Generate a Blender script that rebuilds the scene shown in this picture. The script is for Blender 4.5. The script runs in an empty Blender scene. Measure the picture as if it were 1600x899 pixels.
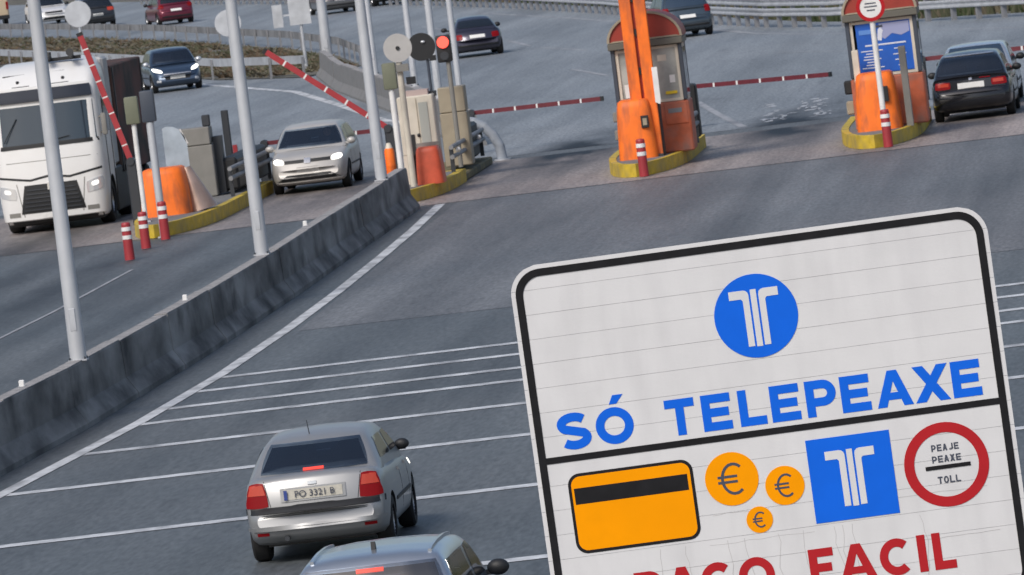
import bpy, bmesh, math, random
from mathutils import Vector, Matrix
from mathutils.bvhtree import BVHTree
random.seed(7)
R = math.radians
S = bpy.context.scene
C = S.collection

# ------------------------------------------------------------------ camera
CAM_H, F_PX, ROLL = 8.26, 14000.0, R(7.0)
YAW, PITCH = math.atan(1130 / F_PX), math.atan(745 / F_PX)
cd = bpy.data.cameras.new('camera'); cam = bpy.data.objects.new('camera', cd); C.objects.link(cam)
fw = Vector((-math.sin(YAW) * math.cos(PITCH), math.cos(YAW) * math.cos(PITCH), -math.sin(PITCH)))
r0 = Vector((math.cos(YAW), math.sin(YAW), 0)); u0 = r0.cross(fw)
cr = r0 * math.cos(ROLL) - u0 * math.sin(ROLL); cu = r0 * math.sin(ROLL) + u0 * math.cos(ROLL)
M3 = Matrix((cr, cu, -fw)).transposed()
cam.matrix_world = Matrix.Translation((0, 0, CAM_H)) @ M3.to_4x4()
cd.sensor_width = 36; cd.lens = 36 * F_PX / 1600; cd.clip_start = 1; cd.clip_end = 8000
cd.dof.use_dof = True; cd.dof.focus_distance = 75; cd.dof.aperture_fstop = 21
S.camera = cam
# ------------------------------------------------------------------ sky and sun (bright overcast, late afternoon)
SUN_EL, SUN_AZ = R(44), R(207)          # azimuth clockwise from +Y: behind and left of the camera
w = bpy.data.worlds.new('World'); S.world = w; w.use_nodes = True
nt = w.node_tree; bg = nt.nodes['Background']
sky = nt.nodes.new('ShaderNodeTexSky'); sky.sky_type = 'NISHITA'; sky.sun_disc = False
sky.sun_elevation = SUN_EL; sky.sun_rotation = SUN_AZ; sky.air_density = 1.0; sky.dust_density = 3.0; sky.ozone_density = 1.3
nt.links.new(sky.outputs[0], bg.inputs[0]); bg.inputs[1].default_value = 0.088
sl = bpy.data.lights.new('sun', 'SUN'); so = bpy.data.objects.new('sun', sl); C.objects.link(so)
sl.energy = 1.5; sl.angle = R(20); sl.color = (1.0, 0.955, 0.90)
sd = Vector((math.sin(SUN_AZ) * math.cos(SUN_EL), math.cos(SUN_AZ) * math.cos(SUN_EL), math.sin(SUN_EL)))
so.rotation_euler = sd.to_track_quat('Z', 'Y').to_euler()
S.view_settings.view_transform = 'Standard'; S.view_settings.look = 'None'
S.view_settings.exposure = 0.5; S.view_settings.gamma = 1.0; S.view_settings.use_curve_mapping = False

# ------------------------------------------------------------------ materials
MATS = {}
def mat(name, col, rough=0.6, metal=0.0, coat=0.0, var=0.0, scale=4.0, stretch=(1, 1, 1), bump=0.0, bscale=60.0,
        dirt=None, dirt_amt=0.5, dirt_scale=2.0, dirt_stretch=(1, 1, 1), emit=None, estr=0.0, spec=0.5):
    if name in MATS: return MATS[name]
    m = bpy.data.materials.new(name); m.use_nodes = True; MATS[name] = m
    t = m.node_tree; N = t.nodes; L = t.links; b = N['Principled BSDF']
    b.inputs['Roughness'].default_value = rough; b.inputs['Metallic'].default_value = metal
    b.inputs['Coat Weight'].default_value = coat; b.inputs['Coat Roughness'].default_value = 0.08
    b.inputs['Specular IOR Level'].default_value = spec
    b.inputs['Base Color'].default_value = (*col, 1)
    tc = N.new('ShaderNodeTexCoord')
    def noise(sc, st, det=5):
        mp = N.new('ShaderNodeMapping'); mp.inputs['Scale'].default_value = st
        L.new(tc.outputs['Object'], mp.inputs[0])
        n = N.new('ShaderNodeTexNoise'); n.inputs['Scale'].default_value = sc; n.inputs['Detail'].default_value = det
        L.new(mp.outputs[0], n.inputs[0]); return n
    out = None
    if var > 0:
        n = noise(scale, stretch)
        rp = N.new('ShaderNodeMapRange'); rp.inputs[1].default_value = 0.3; rp.inputs[2].default_value = 0.7
        rp.inputs[3].default_value = 1 - var; rp.inputs[4].default_value = 1 + var
        L.new(n.outputs[0], rp.inputs[0])
        mx = N.new('ShaderNodeMix'); mx.data_type = 'RGBA'; mx.blend_type = 'MULTIPLY'; mx.inputs[0].default_value = 1
        mx.inputs[6].default_value = (*col, 1); L.new(rp.outputs[0], mx.inputs[7]); out = mx.outputs[2]
    if dirt:
        n = noise(dirt_scale, dirt_stretch, 7)
        rp = N.new('ShaderNodeMapRange'); rp.inputs[1].default_value = 0.45; rp.inputs[2].default_value = 0.72
        rp.inputs[3].default_value = 0; rp.inputs[4].default_value = dirt_amt
        L.new(n.outputs[0], rp.inputs[0])
        mx = N.new('ShaderNodeMix'); mx.data_type = 'RGBA'
        if out: L.new(out, mx.inputs[6])
        else: mx.inputs[6].default_value = (*col, 1)
        mx.inputs[7].default_value = (*dirt, 1); L.new(rp.outputs[0], mx.inputs[0]); out = mx.outputs[2]
    if out: L.new(out, b.inputs['Base Color'])
    if bump > 0:
        n = noise(bscale, (1, 1, 1), 6); bp = N.new('ShaderNodeBump'); bp.inputs['Strength'].default_value = bump
        bp.inputs['Distance'].default_value = 0.02; L.new(n.outputs[0], bp.inputs['Height']); L.new(bp.outputs[0], b.inputs['Normal'])
    if emit:
        b.inputs['Emission Color'].default_value = (*emit, 1); b.inputs['Emission Strength'].default_value = estr
    return m

def asphalt(name, base, tint, streak=0.35, spots=()):
    """worn asphalt: aggregate speckle, patches, long tyre streaks along Y"""
    m = bpy.data.materials.new(name); m.use_nodes = True
    t = m.node_tree; N = t.nodes; L = t.links; b = N['Principled BSDF']
    b.inputs['Roughness'].default_value = 0.55; b.inputs['Specular IOR Level'].default_value = 0.5
    tc = N.new('ShaderNodeTexCoord')
    def ns(sc, st, det, lo, hi, a, c, rough=0.55):
        mp = N.new('ShaderNodeMapping'); mp.inputs['Scale'].default_value = st; L.new(tc.outputs['Object'], mp.inputs[0])
        n = N.new('ShaderNodeTexNoise'); n.inputs['Scale'].default_value = sc; n.inputs['Detail'].default_value = det; n.inputs['Roughness'].default_value = rough
        L.new(mp.outputs[0], n.inputs[0]); r = N.new('ShaderNodeMapRange')
        for i, v in enumerate((lo, hi, a, c)): r.inputs[i + 1].default_value = v
        L.new(n.outputs[0], r.inputs[0]); return r.outputs[0]
    def mul(a, c):
        q = N.new('ShaderNodeMath'); q.operation = 'MULTIPLY'; L.new(a, q.inputs[0]); L.new(c, q.inputs[1]); return q.outputs[0]
    f = ns(14, (1, .14, 1), 4, .3, .7, .70, 1.3)
    f = mul(f, ns(1.9, (1, .10, 1), 3, .62, .70, 1.0, .80))
    f = mul(f, ns(.35, (1, .12, 1), 6, .3, .7, .76, 1.26))
    f = mul(f, ns(.9, (1, .03, 1), 4, .42, .75, 1.06, 1 - streak))
    f = mul(f, ns(3.2, (1, .02, 1), 3, .35, .7, 1.04, .9))
    f = mul(f, ns(1.3, (1, .16, 1), 8, .60, .72, 1.0, .80, .7))
    for cx, cy, rx, ry, k in spots:       # oil drips where cars stop at the gates
        mp = N.new('ShaderNodeMapping'); mp.vector_type = 'TEXTURE'; mp.inputs['Location'].default_value = (cx, cy, 0); mp.inputs['Scale'].default_value = (rx, ry, 1)
        L.new(tc.outputs['Object'], mp.inputs[0]); gd = N.new('ShaderNodeTexGradient'); gd.gradient_type = 'SPHERICAL'; L.new(mp.outputs[0], gd.inputs[0])
        q = N.new('ShaderNodeMath'); q.operation = 'MULTIPLY'; L.new(gd.outputs['Fac'], q.inputs[0]); L.new(ns(.8, (1, .25, 1), 5, .25, .6, .2, 1.6), q.inputs[1])
        r = N.new('ShaderNodeMapRange'); r.inputs[3].default_value = 1; r.inputs[4].default_value = k; L.new(q.outputs[0], r.inputs[0]); f = mul(f, r.outputs[0])
    mx = N.new('ShaderNodeMix'); mx.data_type = 'RGBA'; mx.inputs[6].default_value = (*base, 1); mx.inputs[7].default_value = (*tint, 1)
    L.new(ns(.09, (1, .5, 1), 4, .35, .65, 0, 1), mx.inputs[0])
    m2 = N.new('ShaderNodeMix'); m2.data_type = 'RGBA'; m2.blend_type = 'MULTIPLY'; m2.inputs[0].default_value = 1
    L.new(mx.outputs[2], m2.inputs[6]); L.new(f, m2.inputs[7]); L.new(m2.outputs[2], b.inputs['Base Color'])
    n = N.new('ShaderNodeTexNoise'); n.inputs['Scale'].default_value = 40; L.new(tc.outputs['Object'], n.inputs[0])
    bp = N.new('ShaderNodeBump'); bp.inputs['Strength'].default_value = .4; bp.inputs['Distance'].default_value = .01
    L.new(n.outputs[0], bp.inputs['Height']); L.new(bp.outputs[0], b.inputs['Normal'])
    return m

SPOTS = [(-15.15, 211, 1.7, 14, .0), (-9.9, 212, 1.8, 13, .0), (-20.5, 206, 1.6, 14, .35), (-4.8, 207, 1.5, 10, .3), (-26.3, 196, 1.6, 12, .3)]
TRACKS = [(-14.35, 168, .55, 48, .8), (-15.75, 172, .5, 40, .82), (-9.3, 168, .6, 50, .82), (-10.6, 165, .55, 50, .84), (-4.3, 170, .6, 45, .82), (-20.0, 165, .6, 60, .7), (-21.4, 168, .55, 55, .7), (-12.3, 118, .7, 40, .82), (-7.5, 120, .8, 45, .82),
          (-22.9, 172, .9, 26, .45), (-24.6, 176, .9, 24, .5)]
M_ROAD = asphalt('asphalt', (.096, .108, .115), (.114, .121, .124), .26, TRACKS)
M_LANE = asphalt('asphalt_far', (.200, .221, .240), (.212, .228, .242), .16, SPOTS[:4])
M_APRON = asphalt('toll_concrete', (.30, .255, .235), (.25, .222, .208), .55, SPOTS)
M_MARK = mat('road_paint', (.58, .60, .62), .7, var=.18, scale=5, stretch=(1, .3, 1), dirt=(.19, .2, .215), dirt_amt=.9, dirt_scale=2.2, dirt_stretch=(1, .4, 1))
M_GRASS = mat('grass_ground', (.13, .118, .10), .95, var=.4, scale=.6, dirt=(.06, .075, .04), dirt_amt=.8, dirt_scale=.9, bump=.5, bscale=8)
M_BARR = mat('stained_concrete', (.20, .197, .192), .85, var=.6, scale=2.4, stretch=(1, .16, .5), dirt=(.022, .022, .024), dirt_amt=.95, dirt_scale=3.0, dirt_stretch=(.6, .24, .42), bump=.4, bscale=30)
M_BARR2 = mat('concrete', (.2, .2, .2), .85, var=.3, scale=2, dirt=(.08, .08, .085), dirt_amt=.7, dirt_scale=2, bump=.3)
M_CAP = mat('concrete_top', (.30, .29, .285), .85, var=.25, scale=5, bump=.3)
M_GALV2 = mat('weathered_galvanised', (.25, .255, .27), .6, .2, var=.25, scale=.8, dirt=(.13, .13, .13), dirt_amt=.6, dirt_scale=1.2)
M_GALV = mat('galvanised', (.50, .52, .55), .5, .35, var=.12, scale=3, dirt=(.3, .31, .33), dirt_amt=.4)
M_POLE = mat('pole_paint', (.49, .51, .54), .5, .15, var=.08, scale=2, dirt=(.36, .37, .38), dirt_amt=.35, dirt_scale=1.5, dirt_stretch=(2, 2, .3))
M_WHITE = mat('white_paint', (.74, .74, .73), .5, var=.06, scale=3, dirt=(.45, .43, .4), dirt_amt=.4)
M_CREAM = mat('cream_paint', (.62, .57, .48), .5, var=.08, scale=3, dirt=(.4, .36, .3), dirt_amt=.4)
M_BEIGE = mat('beige_paint', (.33, .285, .21), .55, var=.1, scale=3, dirt=(.2, .17, .13), dirt_amt=.4)
M_GREYBOX = mat('grey_cabinet', (.21, .205, .19), .6, var=.1, scale=3)
M_YEL = mat('yellow_kerb', (.60, .43, .035), .65, var=.22, scale=6, dirt=(.22, .19, .12), dirt_amt=.7, dirt_scale=3, bump=.3)
M_ORANGE = mat('orange_paint', (.92, .19, .025), .5, var=.10, scale=3, dirt=(.36, .10, .05), dirt_amt=.75, dirt_scale=2.8, dirt_stretch=(2, 2, .6), spec=.3)
M_RED = mat('red_paint', (.34, .03, .038), .5, var=.1, scale=4)
M_MAROON = mat('maroon_arm', (.13, .018, .028), .5, var=.15, scale=4)
M_DRED = mat('dark_red', (.30, .036, .022), .5, var=.15, scale=3)
M_BRED = mat('booth_red', (.52, .12, .05), .55, var=.25, scale=3, dirt=(.24, .15, .13), dirt_amt=.75, dirt_scale=2.5)
M_BLACK = mat('black_plastic', (.014, .015, .017), .55)
M_DARK = mat('dark_steel', (.045, .05, .058), .5, .3)
M_NAVY = mat('booth_post', (.05, .062, .085), .45)
M_OLIVE = mat('olive_housing', (.155, .165, .115), .6, var=.1)
M_TYRE = mat('tyre', (.012, .012, .013), .8)
M_RIM = mat('rim', (.36, .37, .39), .35, .8)
M_GLASS = mat('car_glass', (.012, .016, .022), .04, spec=.7)
def thin_glass(name, tint, refl=1.0):
    m = bpy.data.materials.new(name); m.use_nodes = True; t = m.node_tree; N = t.nodes; L = t.links; N.remove(N['Principled BSDF'])
    tr = N.new('ShaderNodeBsdfTransparent'); tr.inputs[0].default_value = (*tint, 1); gl = N.new('ShaderNodeBsdfGlossy'); gl.inputs['Roughness'].default_value = .03; gl.inputs[0].default_value = (refl, refl, refl, 1)
    fr = N.new('ShaderNodeFresnel'); fr.inputs[0].default_value = 2.3; mx = N.new('ShaderNodeMixShader')
    L.new(fr.outputs[0], mx.inputs[0]); L.new(tr.outputs[0], mx.inputs[1]); L.new(gl.outputs[0], mx.inputs[2]); L.new(mx.outputs[0], N['Material Output'].inputs[0]); return m
M_CLEAR = thin_glass('car_glass_clear', (.74, .84, .95))
M_INT = mat('car_interior', (.075, .08, .088), .9); M_SEAT = mat('seat_fabric', (.03, .033, .042), .95)
M_COAT1 = mat('driver_coat', (.05, .055, .075), .9); M_SKIN = mat('driver_skin', (.40, .24, .17), .6); M_HAIR = mat('driver_hair', (.03, .022, .018), .8)
M_GLASSB = mat('car_glass_sky', (.03, .05, .08), .05, spec=.9)
M_BGLASS = mat('booth_glass', (.40, .41, .385), .12, var=.2, scale=1.2, dirt=(.13, .14, .14), dirt_amt=.7, dirt_scale=1.5, spec=.7)
M_TAIL = mat('tail_lamp', (.22, .006, .009), .3, spec=.15)
M_TAILON = mat('tail_lamp_lit', (.42, .045, .025), .2, emit=(1, .12, .05), estr=.04)
M_BRAKE = mat('brake_lamp_lit', (.7, .05, .03), .3, emit=(1, .10, .07), estr=.4)
M_HEADON = mat('head_lamp_lit', (.9, .9, .88), .2, emit=(1, .97, .86), estr=1.7)
M_HEAD = mat('head_lamp', (.62, .64, .67), .12, .3, spec=.8)
M_PLATE = mat('plate_white', (.70, .70, .68), .5, var=.06, scale=25)
M_PLATEG = mat('plate_ground', (.46, .44, .38), .5, var=.1, scale=25)
M_PBLUE = mat('plate_blue', (.03, .06, .25), .5)
M_CHROME = mat('chrome', (.7, .71, .73), .2, .8)
M_SIGNW = mat('sign_sheet', (.66, .66, .668), .5, spec=.3, var=.035, scale=2.5, dirt=(.47, .465, .48), dirt_amt=.3, dirt_scale=2.2, dirt_stretch=(2.2, 1, .5))
M_SIGNBK = mat('sign_black', (.010, .010, .012), .6, var=.3, scale=8, spec=.2)
M_SBLUE = mat('sign_blue', (.004, .125, .70), .5, var=.05, scale=4, spec=.15)
M_SYEL = mat('sign_yellow', (.93, .33, .001), .6, var=.05, scale=4, dirt=(.78, .26, .001), dirt_amt=.3, spec=.05)
M_SRED = mat('sign_red', (.42, .016, .022), .5, var=.06, scale=4, spec=.15)
M_INK = mat('sign_ink', (.05, .06, .09), .55)
def paint(name, col, metal=.5, rough=.32, coat=.6): return mat('paint_' + name, col, rough, metal, coat, var=.04, scale=1.5)

# ------------------------------------------------------------------ mesh helpers
class MB:
    def __init__(s): s.bm = bmesh.new()
    def box(s, c, d, rot=None, bev=0.0, seg=1):
        mt = Matrix.Translation(c) @ (rot.to_4x4() if rot else Matrix()) @ Matrix.Diagonal((*d, 1))
        r = bmesh.ops.create_cube(s.bm, size=1, matrix=mt)
        if bev > 0:
            es = {e for v in r['verts'] for e in v.link_edges}
            bmesh.ops.bevel(s.bm, geom=list(es), offset=bev, segments=seg, affect='EDGES', profile=.6)
        return s
    def tube(s, p0, p1, r0, r1=None, n=10):
        p0, p1 = Vector(p0), Vector(p1); d = p1 - p0
        mt = Matrix.Translation((p0 + p1) / 2) @ d.to_track_quat('Z', 'Y').to_matrix().to_4x4()
        bmesh.ops.create_cone(s.bm, cap_ends=True, segments=n, radius1=r0, radius2=r0 if r1 is None else r1, depth=d.length, matrix=mt)
        return s
    def bar(s, p0, p1, wdt, hgt):
        p0, p1 = Vector(p0), Vector(p1); d = p1 - p0
        q = d.to_track_quat('Y', 'Z').to_matrix()
        return s.box((p0 + p1) / 2, (wdt, d.length, hgt), q)
    def sphere(s, c, r, u=12, v=8):
        r = (r, r, r) if not hasattr(r, '__len__') else r
        bmesh.ops.create_uvsphere(s.bm, u_segments=u, v_segments=v, radius=1, matrix=Matrix.Translation(c) @ Matrix.Diagonal((*r, 1))); return s
    def prism(s, poly, axis, a, b):
        """poly in the two other axes; extruded along axis from a to b"""
        def P(p, h):
            return {'x': (h, p[0], p[1]), 'y': (p[0], h, p[1]), 'z': (p[0], p[1], h)}[axis]
        v0 = [s.bm.verts.new(P(p, a)) for p in poly]; v1 = [s.bm.verts.new(P(p, b)) for p in poly]; n = len(poly)
        s.bm.faces.new(v0); s.bm.faces.new(v1[::-1])
        for i in range(n): s.bm.faces.new((v0[i], v1[i], v1[(i + 1) % n], v0[(i + 1) % n]))
        return s
    def ring(s, outer, inner, axis, a, b):
        def P(p, h):
            return {'x': (h, p[0], p[1]), 'y': (p[0], h, p[1]), 'z': (p[0], p[1], h)}[axis]
        n = len(outer); V = [[s.bm.verts.new(P(p, h)) for p in L] for L, h in ((outer, a), (outer, b), (inner, b), (inner, a))]
        for k in range(4):
            A, B = V[k], V[(k + 1) % 4]
            for i in range(n): s.bm.faces.new((A[i], A[(i + 1) % n], B[(i + 1) % n], B[i]))
        return s
    def lathe(s, prof, n=20, axis='z', c=(0, 0, 0)):
        rows = []
        for r_, h in prof:
            row = []
            for i in range(n):
                a = 2 * math.pi * i / n; x, y = r_ * math.cos(a), r_ * math.sin(a)
                p = {'z': (x, y, h), 'x': (h, x, y), 'y': (x, h, y)}[axis]
                row.append(s.bm.verts.new(Vector(p) + Vector(c)))
            rows.append(row)
        for A, B in zip(rows, rows[1:]):
            for i in range(n): s.bm.faces.new((A[i], A[(i + 1) % n], B[(i + 1) % n], B[i]))
        return s
    def sheet(s, pts, z): s.bm.faces.new([s.bm.verts.new((p[0], p[1], z)) for p in pts]); return s
    def sweep(s, path, sec):
        """sec: list of (side, up) offsets; path: list of (x,y) or (x,y,z)"""
        rows = []; P = [Vector((*p, 0)) if len(p) == 2 else Vector(p) for p in path]
        for i, p in enumerate(P):
            d = (P[min(i + 1, len(P) - 1)] - P[max(i - 1, 0)]); d.z = 0; d.normalize(); sd_ = Vector((d.y, -d.x, 0))
            rows.append([s.bm.verts.new(p + sd_ * a + Vector((0, 0, h))) for a, h in sec])
        n = len(sec)
        for A, B in zip(rows, rows[1:]):
            for i in range(n): s.bm.faces.new((A[i], A[(i + 1) % n], B[(i + 1) % n], B[i]))
        s.bm.faces.new(rows[0]); s.bm.faces.new(rows[-1][::-1]); return s
    def mesh(s, name, m, smooth=35):
        bmesh.ops.recalc_face_normals(s.bm, faces=s.bm.faces[:])
        me = bpy.data.meshes.new(name); s.bm.to_mesh(me); s.bm.free()
        for k in (m if isinstance(m, (list, tuple)) else [m]): me.materials.append(k)
        if smooth: me.shade_smooth(); me.set_sharp_from_angle(angle=R(smooth))
        return me
    def build(s, name, m, parent=None, loc=(0, 0, 0), smooth=35):
        return link(name, s.mesh(name, m, smooth), parent, loc)
def link(name, me, parent=None, loc=(0, 0, 0)):
    o = bpy.data.objects.new(name, me); C.objects.link(o); o.location = loc; o.parent = parent; return o
def tag(o, label, cat, group=None, kind=None):
    if label: o['label'] = label
    if cat: o['category'] = cat
    if group: o['group'] = group
    if kind: o['kind'] = kind
    return o
def thing(name, label, cat, loc=(0, 0, 0), rz=0, group=None):
    o = bpy.data.objects.new(name, None); C.objects.link(o); o.location = loc; o.rotation_euler = (0, 0, rz)
    o.empty_display_size = .3
    return tag(o, label, cat, group)
def copy_tree(o, parent=None):
    c = o.copy(); C.objects.link(c); c.parent = parent
    for ch in [k for k in o.children]: copy_tree(ch, c)
    return c
def struct(name, mb, m, smooth=0):
    o = mb.build(name, m, smooth=smooth); o['kind'] = 'structure'; return o
def rrect(x0, z0, x1, z1, r, n=6):
    P = []
    for cx, cz, a0 in ((x1 - r, z1 - r, 0), (x0 + r, z1 - r, 90), (x0 + r, z0 + r, 180), (x1 - r, z0 + r, 270)):
        for i in range(n + 1):
            a = R(a0 + 90 * i / n); P.append((cx + r * math.cos(a), cz + r * math.sin(a)))
    return P
def circ(cx, cz, r, n=40): return [(cx + r * math.cos(2 * math.pi * i / n), cz + r * math.sin(2 * math.pi * i / n)) for i in range(n)]
def lerp(T, t):
    if t <= T[0][0]: return T[0][1]
    for (a, x), (b, y) in zip(T, T[1:]):
        if t <= b: return x + (y - x) * (t - a) / (b - a) if b > a else y
    return T[-1][1]

# ------------------------------------------------------------------ ground, roads, markings
struct('ground', MB().sheet([(-3000, -1500), (3000, -1500), (3000, 6000), (-3000, 6000)], -.05), M_GRASS)
rail_r = [(8, 236), (4, 250), (0, 262), (-5.55, 274.7), (-8.4, 281), (-11.9, 287.5), (-14.4, 296), (-17.3, 310), (-22.7, 341), (-28.3, 369), (-34, 395), (-44, 436), (-58, 490), (-76, 550), (-100, 620)]
off_r = [(x + 1.4, y + .7) for x, y in rail_r]
mb = MB().sheet([(-60, -20), (25, -20), (25, 215)] + off_r + [(-260, 700), (-180, 560), (-110, 420), (-75, 320), (-60, 230)], 0)
struct('road', mb, M_ROAD)
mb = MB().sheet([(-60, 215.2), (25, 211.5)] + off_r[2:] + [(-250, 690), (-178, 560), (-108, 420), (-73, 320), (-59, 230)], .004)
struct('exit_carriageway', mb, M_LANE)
mb = MB().sheet([(-45, 191.5), (12, 191.5), (12, 208.4), (-11, 210.6), (-45, 213.5)], .008)
struct('toll_apron', mb, M_APRON)
struct('asphalt_patch', MB().sheet([(-15.7, 149), (12, 146.5), (12, 191.3), (-16.4, 191.3)], .0045), asphalt('asphalt_patch', (.140, .145, .150), (.152, .150, .152), .28, TRACKS))
near_rail = [(-30.6, 303), (-34.6, 312.8), (-39.5, 332), (-45.3, 355), (-50.8, 376), (-58, 402), (-72, 446), (-96, 512)]
far_rail = [(-29.2, 309), (-31.6, 326), (-35.4, 346), (-40.0, 366), (-45.8, 391), (-52.2, 415.5), (-64, 458), (-86, 520)]
mb = MB().sheet(near_rail + far_rail[::-1], .03); struct('median_verge', mb, M_GRASS)

M_MARK2 = mat('worn_road_paint', (.34, .35, .37), .7, var=.3, scale=3, stretch=(1, .3, 1), dirt=(.17, .18, .2), dirt_amt=.95, dirt_scale=1.5, dirt_stretch=(1, .3, 1))
def line(path, wd, z=.0095, name='road_marking'):
    mb = MB(); P = [Vector((*p, z)) for p in path]; rows = []
    for i, p in enumerate(P):
        d = (P[min(i + 1, len(P) - 1)] - P[max(i - 1, 0)]).normalized(); sd_ = Vector((d.y, -d.x, 0)) * wd / 2
        rows.append((mb.bm.verts.new(p - sd_), mb.bm.verts.new(p + sd_)))
    for A, B in zip(rows, rows[1:]): mb.bm.faces.new((A[0], A[1], B[1], B[0]))
    return struct(name, mb, M_MARK2 if name.startswith('lane') or z == .0085 else M_MARK)
line([(-18.2, 95), (-16.9, 113), (-16.66, 118.1), (-16.15, 129.9), (-15.95, 139.2), (-15.95, 150), (-16.05, 160), (-16.25, 171.5), (-16.45, 181), (-16.75, 191.2)], .22, name='edge_line')
def ex(y): return lerp([(95, -18.2), (113, -16.9), (118, -16.66), (130, -16.15), (139, -15.95), (160, -16.0)], y)
for y in (138.5, 135.6, 132.3, 129.4, 124.3, 118.0, 109.1, 98.5):
    line([(ex(y) + .12, y), (6, y - .1)], .48, .0075, 'rumble_line')
line([(-22.6, 131), (-22.0, 150), (-21.85, 165), (-21.9, 178)], .08, name='lane_line')
line([(-20.5, 238), (-23.2, 250), (-26.1, 268), (-29.4, 287.6), (-34.9, 310), (-40.3, 331), (-51, 372)], .28, name='median_edge_line')
line([(-13.49, 234.5), (-12.4, 224), (-11.3, 214)], .18, name='lane_line')
line([(-4.5, 262), (-9, 274), (-12.2, 282), (-14.6, 291), (-18.5, 312), (-24, 341), (-29.8, 369)], .18, .0085, name='edge_line')
line([(-7.5, 250), (-10.5, 262), (-12.8, 268)], .13, name='lane_line')
for a, b in (((-24.8, 319), (-23.3, 309)), ((-22.6, 305), (-20.4, 295)), ((-19.6, 276), (-17.8, 265.5)), ((-27.5, 336), (-26.3, 329)), ((-31, 356), (-29.6, 348))):
    line([a, b], .16, name='lane_dash')
# spilled white paint behind the barrier arm
mb = MB()
for i in range(70):
    q = random.random(); cx = -11.2 + 1.9 * q + random.gauss(0, .12); cy = 227 - 11 * abs(math.sin(q * 5)) + random.gauss(0, 1.0)
    r1, r2 = random.uniform(.02, .16) ** 1.0, random.uniform(.05, .45)
    a0 = random.random() * 6; mb.sheet([(cx + r1 * math.cos(a0 + k * 1.05) * random.uniform(.6, 1.3), cy + r2 * math.sin(a0 + k * 1.05) * random.uniform(.6, 1.3)) for k in range(6)], .010 + i * .00002)
struct('paint_spill', mb, mat('spilt_paint', (.42, .44, .47), .7, var=.3, scale=5))

# ------------------------------------------------------------------ concrete barrier with its segments
NJ = [(-.30, 0), (-.30, .08), (-.14, .33), (-.115, .88), (-.10, .9), (.10, .9), (.115, .88), (.14, .33), (.30, .08), (.30, 0)]
def barrier(name, path, label, m, seg, height=1.0, group=None):
    root = thing(name, label, 'barrier', group=group)
    P = [Vector((*p, 0)) for p in path]; cum = [0]
    for a, b in zip(P, P[1:]): cum.append(cum[-1] + (b - a).length)
    def at(d):
        for i in range(len(P) - 1):
            if d <= cum[i + 1]: return P[i].lerp(P[i + 1], (d - cum[i]) / (cum[i + 1] - cum[i]))
        return P[-1].copy()
    d = 0
    while d < cum[-1] - .3:
        e = min(d + seg, cum[-1]); q = [at(d + .012 + (e - d - .024) * k / 4) for k in range(5)]
        dz = random.uniform(-.012, .012); dx = random.uniform(-.012, .012)
        mb = MB().sweep([(p.x + dx, p.y) for p in q], [(a, h * height + (dz if h > .5 else 0)) for a, h in NJ])
        so_ = mb.build('barrier_segment', m, root, smooth=25)
        MB().sweep([(p.x + dx, p.y) for p in q], [(-.104, .9 * height + dz + .002), (-.104, .9 * height + dz + .012), (.104, .9 * height + dz + .012), (.104, .9 * height + dz + .002)]).build('cap_strip', M_CAP, so_, smooth=0)
        d = e
    return root
barrier('concrete_barrier', [(-18.4, 100), (-17.55, 118), (-17.2, 130), (-17.08, 145), (-17.12, 160), (-17.3, 178), (-17.42, 190.5)],
        'dark stained concrete barrier along the white edge line, carrying lamp poles', M_BARR, 6.0)
barrier('concrete_barrier', [(-18.4, 222), (-19.4, 229), (-22.0, 248), (-24.3, 263), (-27.4, 283), (-29.8, 302)],
        'grey concrete barrier in the median beyond the toll lanes', M_BARR2, 6.0, 0.95)

# ------------------------------------------------------------------ lamp poles and delineators
def pole(x, y, z, r, h, label):
    t = thing('lamp_pole', label, 'lamp pole', (x, y, z), group='pale lamp poles along the median')
    MB().tube((0, 0, .02), (0, 0, h), r, r * .62, 16).build('shaft', M_POLE, t)
    MB().box((0, 0, .012), (r * 2.2, r * 2.2, .024)).build('base_plate', M_GALV, t)
    MB().box((0, -r * .93, .62), (r * .75, r * .16, .34), bev=.008).build('access_hatch', M_GALV, t)
    for q in ((-1, -1), (1, -1), (1, 1), (-1, 1)): MB().tube((q[0] * r * .9, q[1] * r * .9, .02), (q[0] * r * .9, q[1] * r * .9, .06), .014, None, 6).build('bolt', M_DARK, t)
    a = MB(); a.tube((0, 0, h - .1), (0, -1.6, h + .35), r * .45, r * .35, 8); a.build('arm', M_POLE, t)
    MB().box((0, -1.85, h + .38), (.26, .7, .13), bev=.04).build('lamp_head', M_GALV, t)
    return t
pole(-17.16, 131.7, .905, .125, 9.2, 'nearest lamp pole on the dark barrier, in front of the white truck')
pole(-17.14, 158.4, .905, .125, 9.2, 'second lamp pole on the dark barrier, left of the oncoming beige car')
pole(-17.37, 185.2, .905, .125, 9.2, 'third lamp pole on the dark barrier, right of the oncoming beige car')
pole(-18.95, 226, .86, .085, 9.0, 'lamp pole right behind the red traffic light, nearest the dark coupe')
pole(-20.35, 236, .86, .105, 9.0, 'lamp pole just left of the red traffic light')
pole(-22.1, 249, .86, .095, 9.0, 'lamp pole rising behind the grey and black round signs')
pole(-24.7, 265.5, .86, .10, 9.0, 'lamp pole rising behind the green signal housing of the middle island')
pole(-31.4, 320, .03, .19, 9.0, 'far thick bluish pole in the verge beside the pale rectangular sign')
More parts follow.
